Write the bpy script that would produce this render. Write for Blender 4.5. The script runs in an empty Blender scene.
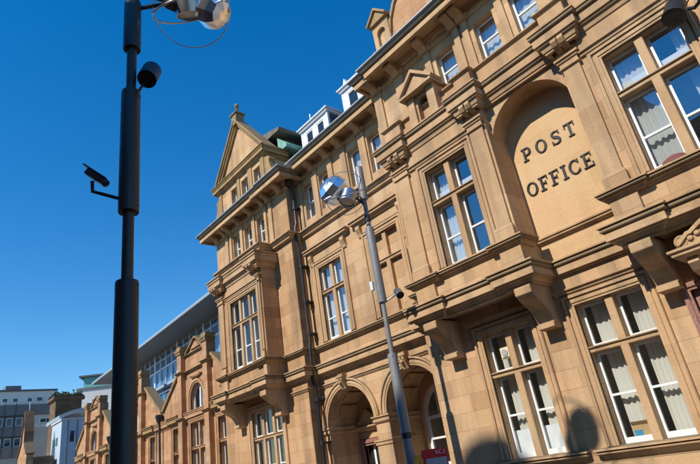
import bpy, bmesh, math, random
from mathutils import Vector
from mathutils.geometry import tessellate_polygon
random.seed(7)
S = bpy.context.scene
COL = S.collection
H = 1.6                      # eye height: every z below is measured from the eye, the ground is z = -1.6
G = -1.6
R = math.radians

# ------------------------------------------------------------------ materials
def new_mat(name):
    m = bpy.data.materials.new(name); m.use_nodes = True
    nt = m.node_tree; return m, nt, nt.nodes, nt.links, nt.nodes['Principled BSDF']

def stone(name, c1, c2, ashlar=True, dirt=0.5, rough=0.9, mortar=0.70, bw=0.95, rh=0.40, off=(0, 0)):
    m, nt, N, L, P = new_mat(name)
    geo = N.new('ShaderNodeNewGeometry')
    sep = N.new('ShaderNodeSeparateXYZ'); L.new(geo.outputs['Position'], sep.inputs[0])
    add = N.new('ShaderNodeMath'); add.operation = 'ADD'; L.new(sep.outputs[0], add.inputs[0]); L.new(sep.outputs[1], add.inputs[1])
    cmb = N.new('ShaderNodeCombineXYZ')
    ax = N.new('ShaderNodeMath'); ax.operation = 'ADD'; ax.inputs[1].default_value = 100 + off[0]; L.new(add.outputs[0], ax.inputs[0])
    az = N.new('ShaderNodeMath'); az.operation = 'ADD'; az.inputs[1].default_value = 20 + off[1]; L.new(sep.outputs[2], az.inputs[0])
    L.new(ax.outputs[0], cmb.inputs[0]); L.new(az.outputs[0], cmb.inputs[1])
    br = N.new('ShaderNodeTexBrick')
    br.inputs['Scale'].default_value = 1; br.inputs['Brick Width'].default_value = bw; br.inputs['Row Height'].default_value = rh
    br.inputs['Mortar Size'].default_value = 0.006; br.inputs['Mortar Smooth'].default_value = 0.3
    br.inputs['Color1'].default_value = (0, 0, 0, 1); br.inputs['Color2'].default_value = (1, 1, 1, 1); br.inputs['Mortar'].default_value = (.5, .5, .5, 1)
    L.new(cmb.outputs[0], br.inputs['Vector'])
    n1 = N.new('ShaderNodeTexNoise'); n1.inputs['Scale'].default_value = 0.55; n1.inputs['Detail'].default_value = 4; L.new(geo.outputs['Position'], n1.inputs['Vector'])
    # blend: block tone (only on ashlar) and cloudy tone
    mx = N.new('ShaderNodeMath'); mx.operation = 'MULTIPLY_ADD'
    L.new(br.outputs['Color'], mx.inputs[0]); mx.inputs[1].default_value = 0.52 if ashlar else 0.25
    s2 = N.new('ShaderNodeMath'); s2.operation = 'MULTIPLY_ADD'; s2.inputs[1].default_value = 0.9; s2.inputs[2].default_value = -0.17 if ashlar else -0.08
    L.new(n1.outputs[0], s2.inputs[0]); L.new(s2.outputs[0], mx.inputs[2])
    ramp = N.new('ShaderNodeValToRGB'); ramp.color_ramp.elements[0].position = 0.05; ramp.color_ramp.elements[1].position = 0.95
    ramp.color_ramp.elements[0].color = (*c1, 1); ramp.color_ramp.elements[1].color = (*c2, 1)
    e = ramp.color_ramp.elements.new(0.5); e.color = (c1[0]*.5+c2[0]*.53, c1[1]*.49+c2[1]*.5, c1[2]*.46+c2[2]*.48, 1)
    L.new(mx.outputs[0], ramp.inputs[0])
    if ashlar:
        gt = N.new('ShaderNodeMapRange'); gt.inputs[1].default_value = .86; gt.inputs[2].default_value = .90; gt.inputs[3].default_value = 0; gt.inputs[4].default_value = .32
        L.new(br.outputs['Color'], gt.inputs[0])
        pk = N.new('ShaderNodeMix'); pk.data_type = 'RGBA'; pk.inputs[7].default_value = (c2[0]*1.02, c2[1]*.80, c2[2]*.74, 1)
        L.new(gt.outputs[0], pk.inputs[0]); L.new(ramp.outputs[0], pk.inputs[6]); base_out = pk.outputs[2]
    else: base_out = ramp.outputs[0]
    # fine grain
    n2 = N.new('ShaderNodeTexNoise'); n2.inputs['Scale'].default_value = 24; n2.inputs['Detail'].default_value = 8; n2.inputs['Roughness'].default_value = .7
    L.new(geo.outputs['Position'], n2.inputs['Vector'])
    r2 = N.new('ShaderNodeMapRange'); r2.inputs[1].default_value = .25; r2.inputs[2].default_value = .75; r2.inputs[3].default_value = .85; r2.inputs[4].default_value = 1.13
    L.new(n2.outputs[0], r2.inputs[0])
    m1 = N.new('ShaderNodeMix'); m1.data_type = 'RGBA'; m1.blend_type = 'MULTIPLY'; m1.inputs[0].default_value = 1
    L.new(base_out, m1.inputs[6]); L.new(r2.outputs[0], m1.inputs[7])
    # vertical soot streaks
    st = N.new('ShaderNodeMapping'); st.inputs['Scale'].default_value = (2.6, 2.6, .28); L.new(geo.outputs['Position'], st.inputs[0])
    n3 = N.new('ShaderNodeTexNoise'); n3.inputs['Scale'].default_value = 1; n3.inputs['Detail'].default_value = 5; L.new(st.outputs[0], n3.inputs['Vector'])
    r3 = N.new('ShaderNodeMapRange'); r3.inputs[1].default_value = .47; r3.inputs[2].default_value = .76; r3.inputs[3].default_value = 0; r3.inputs[4].default_value = .68 * dirt
    L.new(n3.outputs[0], r3.inputs[0])
    m2 = N.new('ShaderNodeMix'); m2.data_type = 'RGBA'; m2.inputs[7].default_value = (.13, .095, .07, 1)
    L.new(r3.outputs[0], m2.inputs[0]); L.new(m1.outputs[2], m2.inputs[6])
    # lichen and soot lying on ledges (faces that look up)
    sn = N.new('ShaderNodeSeparateXYZ'); L.new(geo.outputs['Normal'], sn.inputs[0])
    r4 = N.new('ShaderNodeMapRange'); r4.inputs[1].default_value = .25; r4.inputs[2].default_value = .8; r4.inputs[3].default_value = 0; r4.inputs[4].default_value = .8
    L.new(sn.outputs[2], r4.inputs[0])
    m3 = N.new('ShaderNodeMix'); m3.data_type = 'RGBA'; m3.inputs[7].default_value = (.11, .10, .07, 1)
    L.new(r4.outputs[0], m3.inputs[0]); L.new(m2.outputs[2], m3.inputs[6])
    last = m3
    if ashlar:
        m4 = N.new('ShaderNodeMix'); m4.data_type = 'RGBA'; m4.blend_type = 'MULTIPLY'; m4.inputs[7].default_value = (mortar, mortar*.97, mortar*.93, 1)
        L.new(br.outputs['Fac'], m4.inputs[0]); L.new(m3.outputs[2], m4.inputs[6]); last = m4
    L.new(last.outputs[2], P.inputs['Base Color'])
    P.inputs['Roughness'].default_value = rough; P.inputs['Specular IOR Level'].default_value = .25
    bm_ = N.new('ShaderNodeBump'); bm_.inputs['Strength'].default_value = .35; bm_.inputs['Distance'].default_value = .02
    if ashlar:
        sub = N.new('ShaderNodeMath'); sub.operation = 'SUBTRACT'; L.new(n2.outputs[0], sub.inputs[0]); L.new(br.outputs['Fac'], sub.inputs[1]); L.new(sub.outputs[0], bm_.inputs['Height'])
    else: L.new(n2.outputs[0], bm_.inputs['Height'])
    L.new(bm_.outputs[0], P.inputs['Normal'])
    return m

def plain(name, c, rough=.6, metal=0, var=.12, scale=4, spec=.5, bump=0):
    m, nt, N, L, P = new_mat(name)
    geo = N.new('ShaderNodeNewGeometry')
    n = N.new('ShaderNodeTexNoise'); n.inputs['Scale'].default_value = scale; n.inputs['Detail'].default_value = 5; L.new(geo.outputs['Position'], n.inputs['Vector'])
    r = N.new('ShaderNodeMapRange'); r.inputs[1].default_value = .3; r.inputs[2].default_value = .7; r.inputs[3].default_value = 1-var; r.inputs[4].default_value = 1+var
    L.new(n.outputs[0], r.inputs[0])
    mx = N.new('ShaderNodeMix'); mx.data_type = 'RGBA'; mx.blend_type = 'MULTIPLY'; mx.inputs[0].default_value = 1; mx.inputs[6].default_value = (*c, 1)
    L.new(r.outputs[0], mx.inputs[7]); L.new(mx.outputs[2], P.inputs['Base Color'])
    rv = N.new('ShaderNodeMapRange'); rv.inputs[1].default_value = .3; rv.inputs[2].default_value = .7; rv.inputs[3].default_value = rough*.8; rv.inputs[4].default_value = min(1, rough*1.25)
    L.new(n.outputs[0], rv.inputs[0]); L.new(rv.outputs[0], P.inputs['Roughness']); P.inputs['Metallic'].default_value = metal; P.inputs['Specular IOR Level'].default_value = spec
    if bump:
        b = N.new('ShaderNodeBump'); b.inputs['Strength'].default_value = bump; b.inputs['Distance'].default_value = .02; L.new(n.outputs[0], b.inputs['Height']); L.new(b.outputs[0], P.inputs['Normal'])
    return m

def glass(name, tint, base=.10, gain=1.0, rough=0.0, wav=.012):
    m, nt, N, L, P = new_mat(name); N.remove(P)
    out = N['Material Output']
    tr = N.new('ShaderNodeBsdfTransparent'); tr.inputs[0].default_value = (*tint, 1)
    gl = N.new('ShaderNodeBsdfGlossy'); gl.inputs['Roughness'].default_value = rough; gl.inputs[0].default_value = (.95, .97, 1, 1)
    lw = N.new('ShaderNodeLayerWeight'); lw.inputs[0].default_value = .5
    fr = N.new('ShaderNodeMath'); fr.operation = 'POWER'; fr.inputs[1].default_value = 4; L.new(lw.outputs['Facing'], fr.inputs[0])
    ma = N.new('ShaderNodeMath'); ma.operation = 'MULTIPLY_ADD'; ma.inputs[1].default_value = gain; ma.inputs[2].default_value = base; ma.use_clamp = True
    L.new(fr.outputs[0], ma.inputs[0])
    geo = N.new('ShaderNodeNewGeometry')
    n = N.new('ShaderNodeTexNoise'); n.inputs['Scale'].default_value = 1.3; n.inputs['Detail'].default_value = 1; L.new(geo.outputs['Position'], n.inputs['Vector'])
    b = N.new('ShaderNodeBump'); b.inputs['Strength'].default_value = .25; b.inputs['Distance'].default_value = wav*2; L.new(n.outputs[0], b.inputs['Height']); L.new(b.outputs[0], gl.inputs['Normal'])
    mx = N.new('ShaderNodeMixShader'); L.new(ma.outputs[0], mx.inputs[0]); L.new(tr.outputs[0], mx.inputs[1]); L.new(gl.outputs[0], mx.inputs[2])
    L.new(mx.outputs[0], out.inputs[0]); return m

def cloth(name, c):
    m, nt, N, L, P = new_mat(name)
    P.inputs['Base Color'].default_value = (*c, 1); P.inputs['Roughness'].default_value = .95; P.inputs['Specular IOR Level'].default_value = .1
    t = N.new('ShaderNodeBsdfTranslucent'); t.inputs[0].default_value = (*c, 1)
    mx = N.new('ShaderNodeMixShader'); mx.inputs[0].default_value = .3
    L.new(P.outputs[0], mx.inputs[1]); L.new(t.outputs[0], mx.inputs[2]); L.new(mx.outputs[0], N['Material Output'].inputs[0]); return m

SA, SB = (.42, .25, .127), (.66, .455, .262)
M = dict(
    ashlar=stone('sandstone_ashlar', SA, SB, True, .75),
    ashlar_old=stone('sandstone_ashlar_browned', (.36, .20, .095), (.60, .39, .21), True, .8),
    trim=stone('sandstone_dressed', (.42, .257, .133), (.64, .448, .262), False, .75),
    weather=stone('sandstone_weathered', (.30, .21, .10), (.46, .30, .15), False, 1.0),
    soot=stone('sooty_weathered_stone', (.20, .145, .085), (.36, .26, .155), False, .9),
    panel=stone('sandstone_panel', (.57, .375, .19), (.68, .475, .265), True, .2, mortar=1.09, bw=.82, rh=.47),
    wing=stone('sandstone_wing', (.38, .195, .095), (.60, .375, .21), True, .7, bw=.7, rh=.3),
    brownstone=stone('old_brown_stone', (.11, .07, .042), (.23, .155, .095), True, .9),
    granite=plain('pink_granite', (.33, .17, .13), .35, 0, .3, 30),
    white=plain('white_paint', (.80, .81, .80), .45, 0, .05),
    glass=glass('window_glass', (.95, .97, .96), .09, 1.3),
    glassup=glass('upper_window_glass', (.94, .97, .97), .27, .8),
    glassblue=plain('curtain_wall_glass', (.07, .17, .33), .05, 0, .35, 1.2, 1.0),  # reflected sky painted in as the blue base colour
    room=plain('dark_room', (.34, .33, .31), .9, 0, .3, 1),
    blindw=plain('white_blind', (.75,.78,.80), .7, 0, .05),
    net=cloth('net_curtain', (.90, .92, .90)),
    drape=cloth('cream_drape', (.90, .87, .78)),
    iron=plain('black_cast_iron', (.025, .026, .028), .45),
    pole_shaded=plain('pole_paint_shaded', (.034, .036, .036), .42, .2, .06, 6),  # dark copy of the post finish, shade put into its colour
    pole_sunlit=plain('pole_paint_sunlit', (.23, .23, .225), .5, .12, .08, 6),  # light copy of the same finish, sunlight put into its colour
    dark=plain('dark_lamp_housing', (.02, .02, .022), .4),
    steel=plain('brushed_steel', (.42, .43, .45), .3, .9, .08),
    mirror=plain('polished_mirror', (.9, .92, .94), .16, .92, .02),
    gutter=plain('sooty_gutter', (.17, .145, .11), .6, .1, .25, 3),
    lead=plain('lead_sheet', (.36, .37, .375), .55, .2, .15),
    slate=plain('roof_slate', (.075, .082, .092), .6, 0, .3, 3),
    copper=plain('green_copper', (.20, .42, .33), .7, 0, .25, 3),
    dormer=plain('dormer_white_board', (.72, .74, .78), .5, 0, .05),
    letter=plain('bronze_letter', (.028, .023, .018), .42, .3, .2, 8),
    lamplens=plain('lamp_lens', (.5, .47, .42), .1, 0, .1),
    red=plain('red_enamel', (.72, .016, .022), .35, 0, .05),
    amber=plain('amber_panel', (.90, .36, .03), .5, 0, .35, 14),
    screen=plain('grey_notice', (.42, .40, .42), .3, 0, .12, 10),
    card=plain('cardboard', (.50, .33, .17), .85, 0, .1),
    blue=plain('blue_label', (.05, .28, .50), .6, 0, .1),
    maroon=plain('maroon_cloth', (.16, .05, .05), .8, 0, .2),
    cream=plain('cream_plastic', (.72, .64, .42), .4, 0, .05),
    asphalt=plain('asphalt', (.05, .05, .052), .9, 0, .25, 20, .3, .3),
    paving=plain('paving', (.24, .22, .20), .85, 0, .15, 3),
    ground=plain('ground_mat', (.12, .115, .105), .95, 0, .2, .3),
    render=plain('white_render', (.62, .60, .58), .85, 0, .06, .6),
    tealr=plain('teal_cladding', (.13, .36, .34), .6, 0, .08, .5),
    greyr=plain('grey_cladding', (.145, .145, .15), .7, 0, .15, .6),
    beige=plain('beige_render', (.46, .40, .34), .85, 0, .08, .6),
    bluewall=plain('pale_blue_cladding', (.48, .56, .62), .5, 0, .06, .6),
    soffit=plain('metal_soffit', (.14, .13, .115), .5, .1, .12, .8),
    fascia=plain('pale_metal_fascia', (.36, .42, .46), .4, .2, .05, .5),
    darkglass=plain('dark_window', (.02, .03, .045), .06, 0, .2, 2, .8),
    moss=plain('moss_plants', (.07, .075, .028), .95, 0, .5, 9),
    brick=stone('dark_town_brick', (.14, .08, .06), (.22, .13, .09), True, .6, bw=.4, rh=.12),
)

# ------------------------------------------------------------------ mesh builder
class MB:
    def __init__(s): s.v = []; s.f = []
    def add(s, vs, fs):
        b = len(s.v); s.v += [tuple(p) for p in vs]; s.f += [tuple(i+b for i in f) for f in fs]; return s
    def box(s, x0, x1, y0, y1, z0, z1):
        return s.add([(x0,y0,z0),(x1,y0,z0),(x1,y1,z0),(x0,y1,z0),(x0,y0,z1),(x1,y0,z1),(x1,y1,z1),(x0,y1,z1)],
                     [(0,3,2,1),(4,5,6,7),(0,1,5,4),(1,2,6,5),(2,3,7,6),(3,0,4,7)])
    def quad(s, a, b, c, d): return s.add([a,b,c,d], [(0,1,2,3)])
    def prism_x(s, prof, x0, x1):              # closed (y,z) outline pushed along x
        n = len(prof)
        t = tessellate_polygon([[Vector((p[0],p[1],0)) for p in prof]])
        return s.add([(x0,y,z) for y,z in prof]+[(x1,y,z) for y,z in prof],
                     [(i,(i+1)%n,n+(i+1)%n,n+i) for i in range(n)]+[tuple(q) for q in t]+[tuple(i+n for i in q[::-1]) for q in t])
    def prism_y(s, poly, y0, y1, holes=()):    # closed (x,z) outline pushed along y, with holes
        loops = [list(poly)]+[list(h) for h in holes]; flat = [p for l in loops for p in l]; n = len(flat)
        t = tessellate_polygon([[Vector((p[0],p[1],0)) for p in l] for l in loops])
        fs = [tuple(q) for q in t]+[tuple(i+n for i in q[::-1]) for q in t]
        o = 0
        for l in loops:
            k = len(l); fs += [(o+i, o+(i+1)%k, n+o+(i+1)%k, n+o+i) for i in range(k)]; o += k
        return s.add([(x,y0,z) for x,z in flat]+[(x,y1,z) for x,z in flat], fs)
    def sweep(s, path, prof, caps=True):       # path (x,y) left to right with outward on its right, profile (out,z)
        n = len(path); k = len(prof); rings = []
        nor = []
        for i in range(n-1):
            dx, dy = path[i+1][0]-path[i][0], path[i+1][1]-path[i][1]; l = math.hypot(dx,dy); nor.append((dy/l,-dx/l))
        vs = []
        for i in range(n):
            a = nor[max(i-1,0)]; b = nor[min(i,n-2)]
            d = 1+a[0]*b[0]+a[1]*b[1]
            m = a if (i == 0 or i == n-1 or d < .05) else ((a[0]+b[0])/d, (a[1]+b[1])/d)
            if i == 0: m = nor[0]
            if i == n-1: m = nor[-1]
            vs += [(path[i][0]+m[0]*o, path[i][1]+m[1]*o, z) for o,z in prof]
        fs = []
        for i in range(n-1):
            for j in range(k): fs.append((i*k+j, i*k+(j+1)%k, (i+1)*k+(j+1)%k, (i+1)*k+j))
        if caps:
            t = tessellate_polygon([[Vector((p[0],p[1],0)) for p in prof]])
            fs += [tuple(q) for q in t]+[tuple(i+(n-1)*k for i in q[::-1]) for q in t]
        return s.add(vs, fs)
    def frame(s, path, prof, y, closed=False):           # path (x,z) in the wall plane, profile (side, out): moulding round an opening
        n = len(path); k = len(prof); vs = []; nor = []
        m_ = n if closed else n-1
        for i in range(m_):
            p, q = path[i], path[(i+1)%n]; dx, dz = q[0]-p[0], q[1]-p[1]; l = math.hypot(dx,dz); nor.append((-dz/l, dx/l))
        for i in range(n):
            a = nor[(i-1)%m_] if (closed or i > 0) else nor[0]
            b = nor[i%m_] if (closed or i < n-1) else nor[-1]
            d = max(1+a[0]*b[0]+a[1]*b[1], .2); m = ((a[0]+b[0])/d, (a[1]+b[1])/d)
            vs += [(path[i][0]+m[0]*o, y-h, path[i][1]+m[1]*o) for o,h in prof]
        fs = []
        for i in range(m_):
            j2 = (i+1)%n
            for j in range(k): fs.append((i*k+j, i*k+(j+1)%k, j2*k+(j+1)%k, j2*k+j))
        if not closed: fs += [tuple(range(k)), tuple(range((n-1)*k, n*k))]
        return s.add(vs, fs)
    def tube(s, pts, r, n=10, r1=None):
        pts = [Vector(p) for p in pts]; vs = []; fs = []; m = len(pts); up = None
        for i, p in enumerate(pts):
            t = (pts[min(i+1,m-1)]-pts[max(i-1,0)]).normalized()
            if up is None: up = Vector((0,0,1)) if abs(t.z) < .9 else Vector((1,0,0))
            a = t.cross(up).normalized(); b = a.cross(t).normalized(); up = b
            rr = r if r1 is None else r+(r1-r)*i/(m-1)
            vs += [tuple(p+a*math.cos(2*math.pi*j/n)*rr+b*math.sin(2*math.pi*j/n)*rr) for j in range(n)]
        for i in range(m-1): fs += [(i*n+j, i*n+(j+1)%n, (i+1)*n+(j+1)%n, (i+1)*n+j) for j in range(n)]
        fs += [tuple(range(n)), tuple(range((m-1)*n, m*n))]
        return s.add(vs, fs)
    def lathe(s, prof, c, n=20, ax=(0,0,1)):   # profile (r,h) turned about axis ax through c
        ax = Vector(ax).normalized(); a = ax.cross(Vector((0,0,1)) if abs(ax.z) < .9 else Vector((1,0,0))).normalized(); b = ax.cross(a); c = Vector(c)
        vs = []; fs = []; m = len(prof)
        for r, h in prof: vs += [tuple(c+ax*h+(a*math.cos(2*math.pi*j/n)+b*math.sin(2*math.pi*j/n))*max(r,1e-4)) for j in range(n)]
        for i in range(m-1): fs += [(i*n+j, i*n+(j+1)%n, (i+1)*n+(j+1)%n, (i+1)*n+j) for j in range(n)]
        fs += [tuple(range(n))[::-1], tuple(range((m-1)*n, m*n))]
        return s.add(vs, fs)
    def torus(s, c, R_, r, ax, n=40, k=8):
        ax = Vector(ax).normalized(); a = ax.cross(Vector((0,0,1)) if abs(ax.z) < .9 else Vector((1,0,0))).normalized(); b = ax.cross(a); c = Vector(c); vs = []; fs = []
        for i in range(n):
            d = a*math.cos(2*math.pi*i/n)+b*math.sin(2*math.pi*i/n)
            vs += [tuple(c+d*(R_+r*math.cos(2*math.pi*j/k))+ax*r*math.sin(2*math.pi*j/k)) for j in range(k)]
        for i in range(n): fs += [(i*k+j, ((i+1)%n)*k+j, ((i+1)%n)*k+(j+1)%k, i*k+(j+1)%k) for j in range(k)]
        return s.add(vs, fs)
    def sheet(s, x0, x1, z0, z1, y, amp=.035, wl=.16, n=None):   # pleated cloth
        n = n or max(8, int((x1-x0)/wl*8)); vs = []; ph = random.random()*6
        for i in range(n+1):
            x = x0+(x1-x0)*i/n; o = amp*(.8+.2*math.sin(13.7*x+ph))*math.sin(2*math.pi*x/wl+ph+1.2*math.sin(7.3*x+ph))+.012*math.sin(2.3*x+ph)
            vs += [(x, y+o, z0), (x+.01*math.sin(9*x), y+o*.75, z1)]
        return s.add(vs, [(2*i, 2*i+2, 2*i+3, 2*i+1) for i in range(n)])
    def build(s, name, mat, parent=None, bevel=0, smooth=False, label=None):
        me = bpy.data.meshes.new(name); w = WORLD.get(parent.name, Vector((0,0,0))) if parent else Vector((0,0,0))
        me.from_pydata([(x-w.x, y-w.y, z+H-w.z) for x,y,z in s.v], [], s.f); me.update()
        b = bmesh.new(); b.from_mesh(me); bmesh.ops.recalc_face_normals(b, faces=b.faces); b.to_mesh(me); b.free()
        me.materials.append(mat)
        o = bpy.data.objects.new(name, me); COL.objects.link(o)
        if parent: o.parent = parent
        WORLD[o.name] = w
        if smooth:
            for p in me.polygons: p.use_smooth = True
            e = o.modifiers.new('split', 'EDGE_SPLIT'); e.split_angle = R(38)
        if bevel:
            mo = o.modifiers.new('bevel', 'BEVEL'); mo.width = bevel; mo.segments = 2; mo.limit_method = 'ANGLE'; mo.angle_limit = R(32); mo.use_clamp_overlap = True
        if label: o['label'] = label
        return o
def each(parts, name, mat, parent, **k):
    for f in parts:
        m = MB(); f(m); m.build(name, mat, parent, **k)
WORLD = {}
def thing(name, label, cat, loc, group=None):
    o = bpy.data.objects.new(name, None); COL.objects.link(o); o.location = (loc[0], loc[1], loc[2]+H); o.empty_display_size = .3
    WORLD[o.name] = Vector(o.location); o['label'] = label; o['category'] = cat
    if group: o['group'] = group
    return o
def tag(o, label, cat, group=None):
    o['label'] = label; o['category'] = cat
    if group: o['group'] = group
    return o
def struct(o): o['kind'] = 'structure'; return o

def rect(x0, x1, z0, z1): return [(x0,z0),(x1,z0),(x1,z1),(x0,z1)]
def arch(x0, x1, z0, zs, n=24):
    c = (x0+x1)/2; r = (x1-x0)/2
    return [(x0,z0),(x1,z0)]+[(c+r*math.cos(math.pi*i/n), zs+r*math.sin(math.pi*i/n)) for i in range(n+1)]
def arc(c, zs, r, n=24, a0=180, a1=0):
    return [(c+r*math.cos(R(a0+(a1-a0)*i/n)), zs+r*math.sin(R(a0+(a1-a0)*i/n))) for i in range(n+1)]

# ------------------------------------------------------------------ profiles (out from the wall, height)
def shift(prof, dz, k=1.0): return [(o*k if o > 0 else o, z+dz) for o,z in prof]
def roll(o, z, r, n=6): return [(o+r*math.sin(math.pi*i/n), z+r*math.cos(math.pi*i/n)) for i in range(n+1)]
CORNICE = [(-.06,.50),(.36,.46),(.36,.425),(.30,.415)]+roll(.27,.365,.04)+[(.25,.32),(.25,.30),(.27,.295),(.27,.155),(.20,.15),(.20,.13),(.14,.12),(.11,.08),(.09,.05),(.05,.045),(.05,0),(-.06,0)]
SILL = [(-.06,.21),(.17,.19),(.17,.155),(.125,.15)]+roll(.11,.115,.03)+[(.09,.08),(.09,.06),(.05,.05),(.03,0),(-.06,0)]
BIGCOR = [(-.06,.66),(.42,.61),(.42,.57),(.35,.56)]+roll(.31,.50,.05)+[(.29,.445),(.29,.42),(.32,.415),(.32,.24),(.24,.235),(.24,.19),(.16,.18),(.13,.12),(.10,.06),(.05,.05),(.05,0),(-.06,0)]
STRING = [(-.06,.13),(.09,.12),(.09,.085),(.06,.08),(.05,.04),(.02,0),(-.06,0)]
EAVES = [(-.06,.30),(.54,.30),(.57,.285),(.57,.12),(.47,.115),(.47,.20),(.12,.21),(.10,.15),(.06,.10),(.05,.04),(-.06,.0)]
CAP = [(-.04,.30),(.085,.29),(.085,.24),(.05,.23)]+roll(.03,.19,.025,4)+[(.02,.155),(.02,.06),(.045,.05),(.045,.02),(.02,0),(-.04,0)]
ARCHI = [(0,-.05),(0,.035),(.05,.035),(.055,.055),(.13,.055),(.135,.03),(.16,.03),(.165,.075),(.225,.075),(.24,.05),(.24,-.05)]

# ------------------------------------------------------------------ the post office
po = thing('post_office_building', 'ornate golden sandstone post office with carved letters, oriel windows and arched porch', 'building', (-10, 1.9, G))
XR = 2.4
WR, WM, WL = .95, 1.85, 1.35        # wall planes: right pavilion, middle, left pavilion
OB = .30                            # oriel front of right bays
OL = .65                            # oriel front of left pavilion

holes_room = MB()
def room(x0, x1, z0, z1, y0, d=1.5):
    a = .25
    r = holes_room
    r.quad((x0-a,y0+d,z0-a),(x1+a,y0+d,z0-a),(x1+a,y0+d,z1+a),(x0-a,y0+d,z1+a))
    r.quad((x0-a,y0,z0-a),(x0-a,y0+d,z0-a),(x0-a,y0+d,z1+a),(x0-a,y0,z1+a))
    r.quad((x1+a,y0,z0-a),(x1+a,y0+d,z0-a),(x1+a,y0+d,z1+a),(x1+a,y0,z1+a))
    r.quad((x0-a,y0,z1+a),(x1+a,y0,z1+a),(x1+a,y0+d,z1+a),(x0-a,y0+d,z1+a))
    r.quad((x0-a,y0,z0-a),(x1+a,y0,z0-a),(x1+a,y0+d,z0-a),(x0-a,y0+d,z0-a))

def window(par, x0, x1, z0, z1, y, ncol=2, ztr=None, rail=None, blind=False, cur='net', archi=1.0, mw=.17, reveal=.30, depth=1.5, sill=True, fr=.055, trim='trim', cover=1.0, glassm='glass', skip=None, blind_z=None):
    """sash window in a wall hole: white frame, panes, stone mullion and transom, moulded surround, cloth behind"""
    yf = y+reveal-.07
    cw = (x1-x0-mw*(ncol-1))/ncol
    cols = [(x0+i*(cw+mw), x0+i*(cw+mw)+cw) for i in range(ncol)]
    rows = [(z0, z1, rail)] if ztr is None else [(z0, ztr, rail), (ztr+.13, z1, None)]
    f = MB(); g = MB()
    for a, b in cols:
        for c, d, rl in rows:
            bot = .11 if c == z0 else .05
            f.box(a+.004, a+fr, yf, yf+.05, c+.004, d-.004); f.box(b-fr, b-.004, yf, yf+.05, c+.004, d-.004)
            f.box(a+fr, b-fr, yf+.002, yf+.048, c+.004, c+bot); f.box(a+fr, b-fr, yf+.002, yf+.048, d-fr, d-.004)
            if rl: f.box(a+fr, b-fr, yf-.02, yf+.045, rl-.022, rl+.022)
            g.quad((a+.02,yf+.025,c+.02),(b-.02,yf+.025,c+.02),(b-.02,yf+.025,d-.02),(a+.02,yf+.025,d-.02))
    if blind:
        bl = MB(); bl.box(x0-.02, x1+.02, y+.16, y+.3, z0-.02, z1+.02); w = bl.build('blind_window', M['ashlar'], par)
    else:
        w = f.build('window', M['white'], par); g.build('pane', M[glassm], w)
        room(x0, x1, z0, z1, y+reveal+.005, depth)
        if cur:
            c = MB()
            for ci,(a,b) in enumerate(cols):
                if skip and ci in skip: c.sheet(b-(b-a)*.42, b+.05, z0-.05, z1+.02, yf+.2, .03, .09); continue
                if cover >= 1: c.sheet(a-.05, b+.05, z0-.05, z1+.02, yf+.17, .022, random.uniform(.11,.19))
                else: c.sheet(b-(b-a)*cover, b+.06, z0-.05, z1+.02, yf+.17, .024, random.uniform(.09,.15))
            if blind_z:
                bz = MB()
                for a,b in cols:
                    for q in blind_z: bz.box(a-.03,b+.03,yf+.11,yf+.12,q[0],q[1])
                bz.build('window_blind', M['blindw'], w)
            c.build('curtain', M['net' if cur == 'net' else 'drape'], w, smooth=True)
    s = MB(); any_ = False
    for i in range(ncol-1):
        m0 = cols[i][1]; s.box(m0, m0+mw, y+.03, y+reveal+.01, z0-.01, z1+.01); any_ = True
    if ztr is not None:
        s.box(x0-.01, x1+.01, y+.028, y+reveal+.013, ztr, ztr+.13); s.box(x0-.005, x1+.005, y-.01, y+.03, ztr+.09, ztr+.125); any_ = True
    if any_: s.build('stone_mullion', M[trim], w, bevel=.022)
    if archi:
        a = MB(); p = [(o*archi, h) for o,h in ARCHI]
        a.frame([(x0,z0),(x0,z1),(x1,z1),(x1,z0)], p, y)
        a.build('architrave', M[trim], w, bevel=.006)
    return w

# --- right pavilion, ground floor wall at WR, from its left corner to beyond the picture
LW = [(-7.58,-6.23),(-5.12,-3.72)]
DR = (-2.95,-1.10)
m = MB()
m.prism_y(rect(-9.34, XR, G, 3.30), WR, WR+.3, [rect(a,b,-.36,2.41) for a,b in LW]+[rect(DR[0],DR[1],G+.02,2.0)])
m.prism_y(rect(-9.34, XR, 8.2, 11.1), WR+.002, WR+.3, [rect(a,b,9.30,10.56) for a,b in ((-7.92,-7.28),(-6.80,-6.16),(-5.40,-4.76),(-4.26,-3.62),(-2.62,-1.98),(-1.40,-.76))])
m.prism_y(rect(-9.34,-8.6, 3.30, 8.2), WR+.004, WR+.3)
m.box(-9.34,-9.04, WR+.3, WM+.1, G, 11.1)           # left return
m.box(XR-.3, XR, WR+.3, 9, G, 11.1)
m.build('wall', M['ashlar'], po, bevel=.008)

window(po, *LW[0], -.36, 2.41, WR, 2, 1.40, .55, cur='drape', cover=.78, blind_z=((-.3,.22),))
window(po, *LW[1], -.36, 2.41, WR, 2, 1.40, .55, cur='drape', cover=.76)
for a,b in LW:
    m = MB(); m.sweep([(a-.32,WR+.05),(a-.32,WR-.001),(b+.32,WR-.001),(b+.32,WR+.05)], shift(SILL,-.57)); m.build('window_sill', M['trim'], po, bevel=.008)
m = MB()
m.sweep([(-9.36,WM),(-9.36,WR),(XR,WR)], [(-.05,-.60),(.045,-.63),(.045,-.86),(-.05,-.9)])
m.build('plinth_course', M['trim'], po, bevel=.008); m = MB()
m.sweep([(-9.36,WM),(-9.36,WR),(XR,WR)], [(-.05,-1.0),(.09,-1.05),(.09,G-.1),(-.05,G-.1)])
m.build('plinth', M['trim'], po, bevel=.008)
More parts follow.
